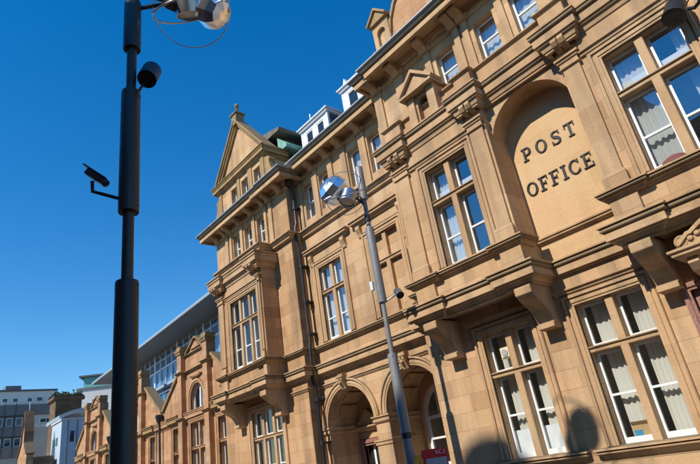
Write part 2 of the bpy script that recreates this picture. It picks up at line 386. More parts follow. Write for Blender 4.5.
# hood over each ground floor window
for a,b in LW:
    m = MB(); m.sweep([(a-.30,WR+.05),(a-.30,WR),(b+.30,WR),(b+.30,WR+.05)], [(-.04,2.80),(.10,2.79),(.10,2.755),(.06,2.74),(.05,2.69),(.02,2.665),(-.04,2.665)])
    m.build('window_hood', M['trim'], po, bevel=.006)

# --- upper walls of the right pavilion: two oriels and the arched niche between them
UW = [(-7.62,-6.25),(-2.60,-1.20)]
for (a,b),(x0,x1) in zip(UW, [(-8.75,-5.53),(-3.44,-.28)]):
    m = MB(); m.prism_y(rect(x0,x1,3.05,8.1), OB, OB+.3, [rect(a,b,4.17,6.87)])
    m.box(x0, x0+.28, OB+.3, WR+.02, 3.05, 8.1); m.box(x1-.28, x1, OB+.3, WR+.5, 3.05, 8.1)
    m.box(x0+.28, x1-.28, OB+.3, WR+.2, 3.05, 3.3)
    m.box(x0+.01, x1-.01, OB+.05, WR+.4, 8.11, 8.35)
    m.build('oriel', M['ashlar'], po, bevel=.008)
    window(po, a, b, 4.17, 6.87, OB, 2, 5.85, 4.92, cur='net', depth=1.3, archi=1.0, skip=(1,), blind_z=((5.9,6.28),), glassm='glassup')
# niche: front face with the arched opening, panel at the back, floor
NX0, NX1, NF, NB = -5.60, -3.42, .50, 1.09
m = MB()
aa = arch(NX0+.02, NX1-.02, 3.3, 6.49, 48)[2:]
m.prism_y([(NX1-.02,3.3),(NX1+.1,3.3),(NX1+.1,8.1),(NX0-.1,8.1),(NX0-.1,3.3),(NX0+.02,3.3)]+aa[::-1], NF, NB+.001)
nic = m.build('niche', M['trim'], po)
MB().box(NX0-.1, NX1+.1, NB-.025, NB+.1, 3.05, 3.95).build('apron', M['panel'], nic)
MB().box(NX0-.1, NX1+.1, NB, NB+.1, 3.9, 8.0).build('panel', M['panel'], nic)
m = MB()
m.sweep([(NX0-.1,NB),(NX1+.1,NB)], shift(SILL, 3.90, .8))
m.build('sill_moulding', M['trim'], nic, bevel=.006)
# further niche wall to the right, out of the picture
MB().box(-.3, XR, WR-.25, WR+.3, 3.05, 8.1).build('wall', M['ashlar'], po)

# pilasters on the oriels
PIL = [(-8.66,-8.12),(-6.02,-5.56),(-3.42,-2.98),(-.86,-.36)]
for a,b in PIL:
    m = MB(); y = OB-.07
    m.box(a+.03, b-.03, y, OB+.02, 4.42, 7.1)
    p = m.build('pilaster', M['trim'], po, bevel=.012)
    m = MB(); m.sweep([(a+.03,OB+.02),(a+.03,y),(b-.03,y),(b-.03,OB+.02)], shift(CAP,7.08,1.0)); m.build('capital', M['trim'], p, bevel=.005)
    m = MB(); m.box(a-.02, b+.02, y-.05, OB+.02, 4.11, 4.36); m.sweep([(a+.03,OB+.02),(a+.03,y),(b-.03,y),(b-.03,OB+.02)], [(-.02,4.46),(.02,4.45),(.05,4.36),(-.02,4.36)])
    m.build('base', M['trim'], p, bevel=.008)
    # pedestal block between the two courses
    m = MB(); m.box(a-.05, b+.05, OB-.09, OB+.02, 3.40, 3.95); m.build('pedestal', M['ashlar'], p, bevel=.01)
# shaft-edge strips of oriel wall: frieze boards under the cornice
for x0,x1 in ((-8.10,-6.04),(-2.96,-.88)):
    m = MB(); m.sweep([(x0,OB),(x1,OB)], [(-.03,7.28),(.10,7.27),(.10,7.23),(.06,7.22),(.05,7.15),(-.03,7.12)]); m.box(x0+.03,x1-.03,OB-.03,OB+.03,7.30,7.60)
    m.build('frieze', M['trim'], po, bevel=.006)

def stepped(lo, steps):     # helper: path with forward steps at (x0,x1,dy)
    pts = [lo[0]]
    return pts
# courses that run right round the front: lower cornice and first floor sill
def course_path(dp, oriel_left=True):
    p = [(-21.30,4.6),(-21.30,WL)]
    p += [(-20.10,WL),(-20.10,OL)]
    p += [(-20.10,OL-dp),(-19.52,OL-dp),(-19.52,OL),(-17.12,OL),(-17.12,OL-dp),(-16.58,OL-dp)]
    p += [(-16.58,WL),(-15.33,WL),(-15.33,WM),(-9.36,WM),(-9.36,WR),(-8.77,WR)]
    p += [(-8.77,OB-dp),(-7.98,OB-dp),(-7.98,OB),(-6.12,OB),(-6.12,OB-dp),(-5.50,OB-dp),(-5.50,NB-.03),(-3.47,NB-.03),(-3.47,OB-dp),(-2.80,OB-dp),(-2.80,OB),(-.95,OB),(-.95,OB-dp),(-.26,OB-dp),(-.26,WR-.25),(XR,WR-.25)]
    q = [p[0]]
    for a in p[1:]:
        if math.hypot(a[0]-q[-1][0], a[1]-q[-1][1]) > 1e-4: q.append(a)
    return q
lc = MB().sweep(course_path(.10), shift(CORNICE, 2.97, .82)).build('lower_cornice', M['trim'], po, bevel=.005)
MB().sweep(course_path(.10), [(.16,3.375),(.245,3.38)]+roll(.225,3.335,.0435)+[(.16,3.29)]).build('weathered_roll', M['soot'], lc)
cp = course_path(.085)
i0 = [i for i,p in enumerate(cp) if abs(p[0]+5.5) < .01][0]
MB().sweep(cp[:i0+1]+[(-5.50,NF+.3)], [(.06,4.03),(.115,4.035)]+roll(.112,4.025,.0325)+[(.06,3.985)]).build('weathered_roll', M['soot'], lc)
m = MB(); m.sweep(cp[:i0+1]+[(-5.50,NF+.3)], shift(SILL,3.91)); j0 = [i for i,p in enumerate(cp) if abs(p[0]+3.47) < .01][-1]
MB().sweep([(-3.47,NF+.3)]+cp[j0:], [(.06,4.03),(.115,4.035)]+roll(.112,4.025,.0325)+[(.06,3.985)]).build('weathered_roll', M['soot'], lc)
m.sweep([(-3.47,NF+.3)]+cp[j0:], shift(SILL,3.91)); m.build('sill_course', M['trim'], po, bevel=.005)

# first cornice over the oriels of the right pavilion with its small paired brackets
def top_path(dp):
    return [(-9.2,WR),(-8.80,WR),(-8.80,OB-dp),(-8.06,OB-dp),(-8.06,OB),(-6.10,OB),(-6.10,OB-dp),(-5.50,OB-dp),(-5.50,OB+.14),(-3.54,OB+.14),(-3.54,OB-dp),(-2.86,OB-dp),(-2.86,OB),(-.95,OB),(-.95,OB-dp),(-.28,OB-dp),(-.28,OB+.14),(XR,OB+.14)]
cor = MB().sweep(top_path(.16), shift(BIGCOR, 7.60, .52)).build('first_floor_cornice', M['trim'], po, bevel=.005)
MB().sweep(top_path(.16), [(.09,8.115),(.175,8.12)]+roll(.163,8.10,.0525)+[(.09,8.04)]).build('weathered_roll', M['soot'], cor)
for a,b in PIL:
    for x in (a+.07, b-.21):
        MB().prism_x([(OB-.02,7.80),(OB-.28,7.82),(OB-.31,7.72),(OB-.25,7.62),(OB-.14,7.56),(OB-.02,7.54)], x, x+.14).build('bracket', M['trim'], cor, bevel=.012)
m = MB()
m.sweep([(-9.0,WR),(-8.72,WR),(-8.72,OB-.02),(-8.10,OB-.02),(-8.10,OB+.12),(-6.06,OB+.12),(-6.06,OB-.02),(-5.54,OB-.02),(-5.54,OB+.2),(-3.52,OB+.2),(-3.52,OB-.02),(-2.90,OB-.02),(-2.90,OB+.12),(-.9,OB+.12),(-.9,OB-.02),(-.3,OB-.02),(-.3,OB+.2),(XR,OB+.2)],
        [(-.5,8.88),(.08,8.87),(.08,8.83),(.03,8.80),(.0,8.76),(0,8.18),(-.5,8.18)])
m.build('blocking_course', M['ashlar'], po, bevel=.008)

# --- little pedimented aedicule standing on the cornice
m = MB(); ax0, ax1, ay = -7.60, -6.60, OB-.06
m.prism_y([(ax0-.08,9.22),(ax1+.08,9.22),(ax1+.08,9.28),((ax0+ax1)/2,9.80),(ax0-.08,9.28)], ay-.14, WR+.05, [])
aed = m.build('aedicule', M['trim'], po, bevel=.012)
m = MB(); c = (ax0+ax1)/2
m.frame([(ax0-.10,9.24),(c,9.78),(ax1+.10,9.24)], [(0,-.4),(0,.10),(.09,.10),(.09,-.4)], ay-.14)
m.box(ax0-.10, ax1+.10, ay-.26, ay+.3, 9.15, 9.225)
m.build('raking_moulding', M['trim'], aed, bevel=.008)
m = MB()
m.box(ax0, ax0+.26, ay-.08, WR+.03, 8.2, 9.15); m.box(ax1-.26, ax1, ay-.08, WR+.03, 8.2, 9.15)
m.prism_y(rect(ax0+.26,ax1-.26,8.2,9.15), ay, ay+.42, [arch(ax0+.32, ax1-.32, 8.22, 8.86, 16)]); m.box(ax0+.26,ax1-.26,ay+.421,WR,8.2,9.15)
m.build('shell_niche', M['trim'], aed, bevel=.01)

# --- top floor windows, strips, brackets, eaves
def top_floor(ws, y, strips, z0=9.30, z1=10.56, zs=10.86):
    for a,b in ws: window(po, a, b, z0, z1, y, 1, None, (z0+z1)/2, cur='net', archi=.0, reveal=.26, depth=1.0, glassm='glassup')
    for a,b in strips: MB().box(a, b, y-.07, y+.02, z0-.45, zs).build('pilaster_strip', M['trim'], po, bevel=.01)
R_W = ((-7.92,-7.28),(-6.80,-6.16),(-5.40,-4.76),(-4.26,-3.62),(-2.62,-1.98),(-1.40,-.76))
R_S = [(-9.38,-9.05),(-8.40,-8.05),(-7.15,-6.93),(-6.02,-5.82),(-5.72,-5.52),(-4.62,-4.40),(-3.48,-3.28),(-2.95,-2.74),(-1.82,-1.56),(-.62,-.3)]
top_floor(R_W, WR, R_S)
M_W = ((-14.80,-14.20),(-13.80,-13.20),(-12.00,-11.36),(-10.90,-10.28))
M_S = [(-15.25,-14.93),(-14.16,-13.84),(-13.14,-12.86),(-12.34,-12.06),(-11.30,-10.96),(-10.18,-9.9)]
top_floor(M_W, WM, M_S, 9.06, 10.56)
L_W = ((-19.72,-19.12),(-18.70,-18.10),(-17.66,-17.06))
L_S = [(-20.35,-20.10),(-19.96,-19.78),(-19.02,-18.80),(-18.0,-17.76),(-16.98,-16.80),(-16.62,-16.38)]
top_floor(L_W, WL, L_S, 9.10, 10.34, 10.56)
def steps_path(x0, x1, y, strips, d):
    p = [(x0,y)]
    for a,b in strips:
        if a-.03 <= x0+.02: p = [(x0,y-d)]
        else: p += [(a-.03,y),(a-.03,y-d)]
        p += [(b+.03,y-d),(b+.03,y)]
    p.append((x1,y)); return p
m = MB()
m.sweep(steps_path(-9.36, XR, WR, R_S, .07), shift(STRING,10.86)); m.sweep([(-9.36,WM),(-9.36,WR-.07)], shift(STRING,10.86))
m.sweep(steps_path(-15.33, -9.45, WM, M_S, .07), shift(STRING,10.86))
m.sweep([(-21.30,4),(-21.30,WL)]+steps_path(-21.30, -15.33, WL, L_S, .07)[1:]+[(-15.33,WM)], shift(STRING,10.56))
m.build('frieze_string', M['trim'], po, bevel=.005)
m = MB(); m.sweep([(-21.30,6.0),(-21.30,WL),(-16.50,WL),(-16.50,WL-.06),(-15.33,WL-.06),(-15.33,WM+.1)], shift(EAVES,10.72)).build('eaves_cornice', M['trim'], po, bevel=.005)
m = MB(); eav = m.sweep([(-15.31,WM),(-9.10,WM),(-9.10,WR),(-8.48,WR),(-8.48,WR-.12),(-5.62,WR-.12),(-5.62,WR),(XR,WR)], shift(EAVES,11.00)).build('eaves_cornice', M['trim'], po, bevel=.005)
def console(x, y, w=.17, dz=0):
    return MB().prism_x([(a,b+dz) for a,b in [(y+.02,11.19),(y-.44,11.19),(y-.45,11.12),(y-.40,11.04),(y-.30,11.0),(y-.20,10.97),(y-.14,10.90),(y-.10,10.84),(y+.02,10.82)]], x-w/2, x+w/2).build('bracket', M['trim'], eav, bevel=.015)
for a,b in R_S: 
    console((a+b)/2, WR-.06, .26)
for a,b in M_S: console((a+b)/2, WM-.06, .28)
for a,b in L_S+[(-21.1,-20.9),(-15.75,-15.5)]: console((a+b)/2, WL-.06, .22, -.28)
# gutters and lead edges
GUT = [(-.5,11.42),(-.02,11.42),(-.03,11.40),(-.07,11.34),(-.12,11.31),(-.5,11.31)]
LEAD = [(-.5,11.56),(-.02,11.54),(.03,11.50),(.03,11.455),(-.01,11.43),(-.5,11.425)]
def evs(path, dz=0):
    MB().sweep(path, shift(LEAD,dz)).build('lead_edge', M['lead'], po)
    return MB().sweep(path, shift(GUT,dz))
evs([(-22.0,6.0),(-22.0,WL-.70),(-16.50,WL-.70),(-16.50,WL-.76),(-14.63,WL-.76),(-14.63,WM-.2)],-.28).build('gutter', M['gutter'], po)
evs([(-14.90,WM-.70),(-9.80,WM-.70),(-9.80,WR-.70),(-9.18,WR-.70),(-9.18,WR-.82),(-4.92,WR-.82),(-4.92,WR-.70),(XR,WR-.70)]).build('gutter', M['gutter'], po)

# --- middle: two storeys above the porch
WX = (-14.50,-13.20); BX = (-11.68,-10.32)
A1, A2, AR, AS = -13.90, -10.98, 1.16, 1.33
PD = 1.35                                            # depth of the porch
m = MB()
m.prism_y(rect(-15.40,-9.2, G, 11.1), WM, WM+.3, [rect(*WX,4.18,6.90), rect(*BX,4.18,6.90), arch(A1-AR,A1+AR,G+.02,AS), arch(A2-AR,A2+AR,G+.02,AS)]+[rect(a,b,9.06,10.56) for a,b in M_W])
m.build('wall', M['ashlar'], po, bevel=.008)
window(po, *WX, 4.18, 6.90, WM, 2, 5.88, 4.94, reveal=.20, cur='net', archi=1.1, glassm='glassup')
window(po, *BX, 4.18, 6.90, WM, 2, 5.88, None, blind=True, archi=1.1)
for a,b in (WX,BX):
    m = MB()
    m.sweep([(a-.45,WM+.02),(a-.45,WM),(b+.45,WM),(b+.45,WM+.02)], [(-.04,7.78),(.24,7.76),(.24,7.71),(.19,7.70),(.19,7.62),(.12,7.60),(.10,7.54),(.03,7.50),(-.04,7.50)])
    for x in (a-.42, b+.22): m.prism_x([(WM+.02,7.5),(WM-.14,7.5),(WM-.15,7.38),(WM-.07,7.22),(WM-.04,7.1),(WM+.02,7.08)], x, x+.20)
    m.box(a-.20, b+.20, WM-.03, WM+.02, 7.2, 7.46)
    m.build('window_hood', M['trim'], po, bevel=.008)
m = MB()
m.sweep([(-21.30,4.0),(-21.30,WL),(-20.02,WL),(-20.02,OL+.12),(-16.66,OL+.12),(-16.66,WL-.04),(-15.33,WL-.04),(-15.33,WM),(-9.45,WM)], [(-.06,8.66),(.24,8.64),(.24,8.585),(.19,8.575),(.19,8.55),(.155,8.50),(.11,8.47),(.10,8.40),(.04,8.37),(-.06,8.37)])
m.build('upper_sill_course', M['trim'], po, bevel=.005)

# --- porch: two arches, vaults, back wall with granite doorway and arched sash window
for c in (A1, A2):
    m = MB(); m.frame(arc(c, AS, AR), [(0,-.03),(0,.05),(.06,.05),(.065,.07),(.15,.07),(.155,.045),(.19,.045),(.195,.09),(.25,.09),(.25,-.03)], WM)
    a_ = m.build('porch_arch', M['trim'], po, bevel=.004)
    # keystone: scroll with a carved face of leaves
    k = MB(); k.prism_x([(WM+.02,2.92),(WM-.20,2.90),(WM-.24,2.84),(WM-.20,2.76),(WM-.21,2.70),(WM-.24,2.64),(WM-.19,2.56),(WM-.13,2.46),(WM-.10,2.40),(WM+.02,2.40)], c-.12, c+.12)
    for dx,dz,r in ((-.10,2.80,.07),(.10,2.80,.07),(0,2.62,.07),(-.07,2.70,.06),(.07,2.70,.06),(0,2.80,.08)):
        k.lathe([(0,-r),(r*.7,-r*.7),(r,0),(r*.7,r*.7),(0,r)], (c+dx,WM-.22,dz), 8)
    k.build('keystone', M['trim'], a_, bevel=.01)
    # vault behind the arch, ribbed
    v = MB(); pts = arc(c, AS, AR+.004); n = len(pts)
    vs = [(x,WM+.29,z) for x,z in pts]+[(x,WM+PD+.1,z) for x,z in pts]
    v.add(vs, [(i,i+1,n+i+1,n+i) for i in range(n-1)])
    v.build('vault', M['trim'], a_)
    cf = MB(); po_ = arc(c, AS, AR-.004, 24)
    for k0 in (2,6,10,14,18):
        q = po_[k0:k0+4]; inn = [(c+(x-c)*.955, AS+(z-AS)*.955) for x,z in q]
        nq = len(q); y0, y1 = WM+.45, WM+PD-.15
        vs = [(x,y0,z) for x,z in q]+[(x,y0,z) for x,z in inn]+[(x,y1,z) for x,z in q]+[(x,y1,z) for x,z in inn]; o = nq
        fs = [(i+nq,i+1+nq,i+1+3*nq,i+3*nq) for i in range(nq-1)]+[(i,i+1,i+1+nq,i+nq) for i in range(nq-1)]+[(i+2*nq,i+1+2*nq,i+1+3*nq,i+3*nq) for i in range(nq-1)]
        fs += [(0,nq,3*nq,2*nq),(nq-1,2*nq-1,4*nq-1,3*nq-1)]
        cf.add(vs, fs)
    cf.build('vault_panel', M['trim'], a_)
    for sx in (-1,1):
        sw = MB(); sw.box(min(c+sx*AR,c+sx*(AR+.25))+(.002 if sx>0 else 0), max(c+sx*AR,c+sx*(AR+.25))-(.002 if sx<0 else 0), WM+.301, WM+PD+.1, G, AS+.2)
        sw.build('side_wall', M['ashlar'], a_)
YB = WM+PD
m = MB()
WIN2 = (-12.0,-10.2)
m.prism_y(rect(-15.4,-9.3,G,3.0), YB, YB+.25, [arch(WIN2[0],WIN2[1],-.4,1.15), rect(-14.92,-14.00,G+.02,.62)])
m.build('porch_back_wall', M['ashlar'], po)
MB().box(-15.4,-9.3,WM+.3,YB+.2,2.9,3.0).build('porch_ceiling', M['ashlar'], po)
# impost mouldings round piers and along porch sides
IMP = [(-.05,.22),(.10,.21),(.10,.17),(.06,.16),(.05,.10),(.07,.09),(.07,.05),(.03,0),(-.05,0)]
for q in ([(-15.33,WM),(A1-AR,WM),(A1-AR,YB)], [(A1+AR,YB),(A1+AR,WM),(A2-AR,WM),(A2-AR,YB)], [(A2+AR,YB),(A2+AR,WM),(-9.36,WM)]):
    MB().sweep(q, shift(IMP,1.12)).build('impost', M['trim'], po, bevel=.006)
m = MB()
m.sweep([(A1+AR-.05,YB-.3),(A1+AR-.05,WM-.06),(A2-AR+.05,WM-.06),(A2-AR+.05,YB-.3)], [(-.05,.66),(.05,.65),(.05,.60),(.02,.58),(.02,.50),(-.05,.49)])
m.box(A1+AR-.04, A2-AR+.04, WM-.05, WM+.02, G, .5)
m.build('pier_capital', M['trim'], po, bevel=.008)
# string between the arch crowns
for a,b in ((-15.33,A1-.2),(A1+.2,A2-.2),(A2+.2,-9.36)): MB().sweep([(a,WM),(b,WM)], shift(STRING,2.64)).build('arch_string', M['trim'], po, bevel=.005)
# doorway
m = MB(); dx0, dx1 = -14.92, -14.00
m.frame([(dx0,G+.02),(dx0,.62),(dx1,.62),(dx1,G+.02)], [(0,-.1),(0,.06),(.07,.06),(.08,.10),(.20,.10),(.20,-.1)], YB)
door = m.build('doorway', M['granite'], po, bevel=.008)
m = MB(); m.box(dx0,dx1,YB+.14,YB+.18,G,.62); m.build('door_leaf', M['dark'], door)
m = MB(); m.box(dx0+.30,dx0+.40,YB+.10,YB+.16,G,.60); m.box(dx1-.09,dx1-.02,YB+.10,YB+.16,G,.60); m.build('door_frame', M['white'], door)
m = MB(); m.sweep([(dx0-.10,YB),(dx1+.34,YB)], [(-.03,1.26),(.26,1.25),(.26,1.20),(.2,1.18),(.16,1.12),(.08,1.08),(-.03,1.06)])
m.prism_y([(dx0-.08,1.27),(dx1+.26,1.27),(dx1+.26,1.40),(dx1+.12,1.46),(dx1-.02,1.42),(dx1-.08,1.54),(dx1-.2,1.60),((dx0+dx1)/2+.12,1.74),((dx0+dx1)/2,1.80),((dx0+dx1)/2-.12,1.74),(dx0+.2,1.60),(dx0+.08,1.54),(dx0+.02,1.42),(dx0-.04,1.46),(dx0-.08,1.40)], YB-.16, YB+.02)
m.box(dx0-.12, dx1+.2, YB-.05, YB+.02, .84, 1.07)
m.build('door_pediment', M['trim'], door, bevel=.012)
# arched sash window in the porch
a,b = WIN2; cx = (a+b)/2; rr = (b-a)/2
f = MB(); f.frame([(a,-.4)]+arc(cx,1.15,rr,20)+[(b,-.4)], [(0,-.08),(0,-.16),(-.13,-.16),(-.13,-.08)], YB)
f.box(a+.08,b-.08,YB+.09,YB+.15,1.02,1.12); f.box(a+.08,b-.08,YB+.10,YB+.15,.42,.48); f.box(a+.08,b-.08,YB+.10,YB+.15,-.4,-.24)
f.box(cx-.33,cx-.29,YB+.10,YB+.14,1.12,1.97); f.box(cx+.29,cx+.33,YB+.10,YB+.14,1.12,1.97)
w = f.build('arched_window', M['white'], po, bevel=.004)
MB().prism_y([(a+.02,-.38)]+[(x,z) for x,z in arc(cx,1.15,rr-.02,20)]+[(b-.02,-.38)], YB+.125, YB+.13).build('pane', M['glass'], w)
room(a,b,-.4,2.0,YB+.251,1.2)

# --- downpipe in the angle of the left pavilion
m = MB(); x, y = -15.16, WM-.12
pts = [(x,y-.30,10.98),(x,y-.22,10.7),(x,y-.16,10.5),(x,y-.16,9.0),(x,y-.24,8.8),(x,y-.24,8.2),(x,y-.18,8.0),(x,y-.18,4.3),(x,y-.22,4.15),(x,y-.24,3.5),(x,y-.24,2.9),(x,y-.18,2.75),(x,y-.18,G+.1)]
m.tube(pts, .062, 10); dp = m.build('downpipe', M['iron'], po, smooth=True)
for z in (9.7,7.2,5.8,4.6,2.3,.9,-.4):
    m = MB(); m.lathe([(.062,-.07),(.085,-.07),(.085,.07),(.062,.07)], (x,y-.17,z), 12); m.box(x-.12,x+.12,y-.13,y+.14,z-.03,z+.03); m.build('pipe_collar', M['iron'], dp)
m = MB(); m.lathe([(.07,-.25),(.10,-.2),(.19,.02),(.2,.18),(.17,.18)], (x,y-.30,10.90), 12); m.build('hopper', M['iron'], dp)

# --- left pavilion
LG = (-19.14,-17.06)
m = MB()
m.prism_y(rect(-21.30,-15.33,G,11.1), WL, WL+.3, [rect(*LG,-.36,2.52), rect(-20.08,-16.6,3.4,8.3)]+[rect(a,b,9.10,10.34) for a,b in L_W])
m.box(-21.30,-21.0,WL+.3,8,G,11.1); m.box(-15.62,-15.33,WL+.3,WM+.15,G,11.1)
m.build('wall', M['ashlar_old'], po, bevel=.008)
window(po, *LG, -.36, 2.52, WL, 3, 1.47, .55, reveal=.20, cur='drape', cover=.45, mw=.15)
OW = (-19.05,-17.00)
m = MB(); m.prism_y(rect(-20.10,-16.58,3.05,8.1), OL, OL+.3, [rect(*OW,4.17,6.90)])
m.box(-20.10,-19.82,OL+.3,WL+.02,3.05,8.1); m.box(-16.86,-16.58,OL+.3,WL+.02,3.05,8.1); m.box(-19.82,-16.86,OL+.3,WL+.2,3.05,3.3); m.box(-20.0,-16.68,OL+.14,WL+.02,8.11,8.45)
m.build('oriel', M['ashlar_old'], po, bevel=.008)
window(po, *OW, 4.17, 6.90, OL, 3, 5.85, 4.92, reveal=.20, cur='net', mw=.15, archi=.9, cover=.5)
for a,b in ((-20.04,-19.56),(-17.08 +.30,-16.62)):
    m = MB(); y = OL-.07
    m.box(a+.03,b-.03,y,OL+.02,4.42,7.1); p = m.build('pilaster', M['trim'], po, bevel=.012)
    m = MB(); m.sweep([(a+.03,OL+.02),(a+.03,y),(b-.03,y),(b-.03,OL+.02)], shift(CAP,7.08)); m.build('capital', M['trim'], p, bevel=.005)
    m = MB(); m.box(a-.02,b+.02,y-.05,OL+.02,4.11,4.36); m.box(a-.03,b+.03,OL-.08,OL+.02,3.40,3.95); m.build('base', M['trim'], p, bevel=.01)
m = MB(); m.sweep([(-19.5,OL),(-16.8,OL)], [(-.03,7.28),(.10,7.27),(.10,7.23),(.06,7.22),(.05,7.15),(-.03,7.12)]); m.box(-19.45,-16.85,OL-.03,OL+.03,7.30,7.60); m.build('frieze', M['trim'], po, bevel=.006)
cor = MB().sweep([(-20.13,WL),(-20.13,OL-.16),(-19.46,OL-.16),(-19.46,OL),(-17.16,OL),(-17.16,OL-.16),(-16.55,OL-.16),(-16.55,WL)], shift(BIGCOR,7.60,.6)).build('first_floor_cornice', M['trim'], po, bevel=.005)
for a,b in ((-20.04,-19.56),(-17.08,-16.62)):
    for x in (a+.05,b-.19): MB().prism_x([(OL-.02,7.72),(OL-.40,7.78),(OL-.42,7.70),(OL-.30,7.62),(OL-.12,7.56),(OL-.02,7.54)], x, x+.14).build('bracket', M['trim'], cor, bevel=.012)
# corner pier mouldings of left pavilion
MB().sweep([(-16.3,WL),(-15.33,WL),(-15.33,WM)], shift(STRING,2.62)).build('string_course', M['trim'], po, bevel=.006)
m = MB(); m.sweep([(-21.3,4),(-21.3,WL),(-15.33,WL),(-15.33,WM)], [(-.05,-.98),(.09,-1.03),(.09,G-.1),(-.05,G-.1)]); m.build('plinth', M['trim'], po, bevel=.008)
m = MB(); m.sweep([(LG[0]-.35,WL+.02),(LG[0]-.35,WL),(LG[1]+.35,WL),(LG[1]+.35,WL+.02)], shift(SILL,-.57)); m.build('window_sill', M['trim'], po, bevel=.006)

# --- corbels carrying the oriels
def corbel(x0, x1, yw, yo):
    d = yw-yo
    pr = [(yw+.02,2.99),(yo,2.99),(yo-.03,2.93),(yo-.02,2.80),(yo+d*.10,2.70),(yo+d*.30,2.60),(yo+d*.52,2.48),(yo+d*.64,2.34),(yo+d*.70,2.24),(yo+d*.70,2.20),(yo+d*.62,2.19),(yo+d*.62,2.08),(yw+.02,2.06)]
    c = MB().prism_x(pr, x0, x1).build('corbel', M['trim'], po, bevel=.014)
    return c
for a,b in ((-8.62,-8.20),(-5.92,-5.52),(-3.40,-3.00),(-.80,-.38)): corbel(a, b, WR, OB-.16)
for a,b in ((-20.04,-19.66),(-17.04,-16.64)): corbel(a, b, WL, OL-.16)

# --- doorway with scroll pediment at far right of picture
m = MB(); d0, d1 = DR
m.frame([(d0,G+.02),(d0,2.0),(d1,2.0),(d1,G+.02)], [(0,-.1),(0,.05),(.05,.05),(.06,.08),(.14,.08),(.14,-.1)], WR)
door = m.build('doorway', M['granite'], po, bevel=.008)
dl = MB().box(d0,d1,WR+.08,WR+.14,G,2.0).build('door_leaf', M['granite'], door)
m = MB(); m.frame([(d0+.2,G+.3),(d0+.2,1.75),(d1-.2,1.75),(d1-.2,G+.3)], [(0,-.02),(0,.03),(-.04,.05),(-.08,.02),(-.08,-.02)], WR+.08, closed=True); m.build('panel_moulding', M['granite'], dl, bevel=.004)
m = MB(); PY = WR-.74; e0, e1 = d0+.22, d1+.10
m.sweep([(e0,WR+.02),(e0,PY),(e1,PY),(e1,WR+.02)], [(-.1,2.60),(.12,2.59),(.12,2.54),(.08,2.53),(.08,2.47),(.03,2.43),(-.1,2.41)]); m.box(e0+.06,e1-.06,PY+.06,WR+.02,2.43,2.595)
for x in (e0+.10,e1-.28): m.prism_x([(WR+.01,2.42),(PY+.06,2.42),(PY+.02,2.32),(PY+.14,2.18),(PY+.38,2.12),(WR-.16,2.0),(WR-.10,1.86),(WR+.01,1.84)], x, x+.18)
cx = (e0+e1)/2
def scroll(sx):
    out = []
    for i in range(15):
        t = i/14; out.append((cx+sx*(.80-.74*t), 2.66+.10*math.sin(t*math.pi*1.0)*(1 if t < .3 else .6)+.38*t**1.3))
    return out
m.prism_y([(e0+.04,2.60)]+scroll(-1)+scroll(1)[::-1]+[(e1-.04,2.60)], PY-.02, PY+.22)
for sx in (-1,1):
    m.lathe([(0,-.22),(.11,-.22),(.12,-.1),(.12,.0),(.09,.02),(.07,.0),(.05,.03),(0,.04)], (cx+sx*.72,PY-.02,2.70), 16, (0,-1,0))
    m.frame(scroll(-1) if sx < 0 else scroll(1)[::-1], [(-.05,0),(-.05,.05),(.02,.05),(.02,0)], PY-.02)
    for j in range(4):
        t = .25+.18*j; m.lathe([(0,-.04),(.05,-.02),(.06,0),(.04,.03),(0,.04)], (cx+sx*(.74-.70*t), PY-.03, 2.64+.26*t), 9, (0,-1,0))
m.build('door_pediment', M['trim'], door, bevel=.01)

# --- attic gable of the left pavilion
YG = WL+.08
m = MB()
gw = ((-19.74,-19.22),(-18.78,-18.22),(-17.68,-17.14))
m.prism_y(rect(-20.95,-16.72,11.5,13.3), YG, YG+.3, [rect(a,b,12.05,12.82) for a,b in gw])
m.prism_y([(-21.2,13.3),(-16.5,13.3),(-18.85,16.2)], YG+.12, YG+.4); m.box(-17.0,-16.72,YG+.3,YG+6,11.3,13.3)
gb = m.build('gable', M['ashlar'], po, bevel=.008)
m = MB()
m.sweep([(-20.95,YG+.5),(-20.95,YG),(-16.72,YG),(-16.72,YG+1.2)], shift(CORNICE,13.05,.8)); 
m.frame([(-21.32,13.45),(-18.85,16.45),(-16.38,13.45)], [(-.02,-.5),(-.02,.20),(-.09,.20),(-.10,.14),(-.17,.12),(-.18,.06),(-.26,.04),(-.26,-.5)], YG+.05)
for a,b in ((-20.9,-20.6),(-19.12,-18.88),(-18.12,-17.78),(-17.04,-16.76)): m.box(a,b,YG-.05,YG+.02,11.6,13.05)
m.build('raking_cornice', M['weather'], gb, bevel=.006)
for a,b in gw: window(po, a, b, 12.05, 12.82, YG, 1, None, None, cur=None, archi=0, depth=.8)
for sx,xe in ((1,-16.72),(-1,-20.95)):
    pr = [(0,11.4),(.95,11.4),(1.02,11.55),(.95,11.75),(.72,11.85),(.5,12.05),(.34,12.35),(.28,12.65),(.34,12.8),(.22,12.95),(0,12.98)]
    MB().prism_y([(xe+sx*x,z) for x,z in pr], YG+.02, YG+.36).build('scroll_volute', M['weather'], gb, bevel=.02)
m = MB(); cx = -18.85
m.box(cx-.22,cx+.22,YG-.12,YG+.34,16.05,16.62); m.box(cx-.29,cx+.29,YG-.18,YG+.40,16.62,16.70); m.box(cx-.17,cx+.17,YG-.06,YG+.28,16.70,16.84)
m.lathe([(.13,16.84),(.07,16.92),(.06,17.02),(.09,17.05),(.09,17.08),(.05,17.11),(.10,17.17),(.125,17.25),(.10,17.33),(.05,17.38),(.0,17.4)], (cx,YG+.11,0), 16)
m.build('finial', M['soot'], gb, bevel=.01)
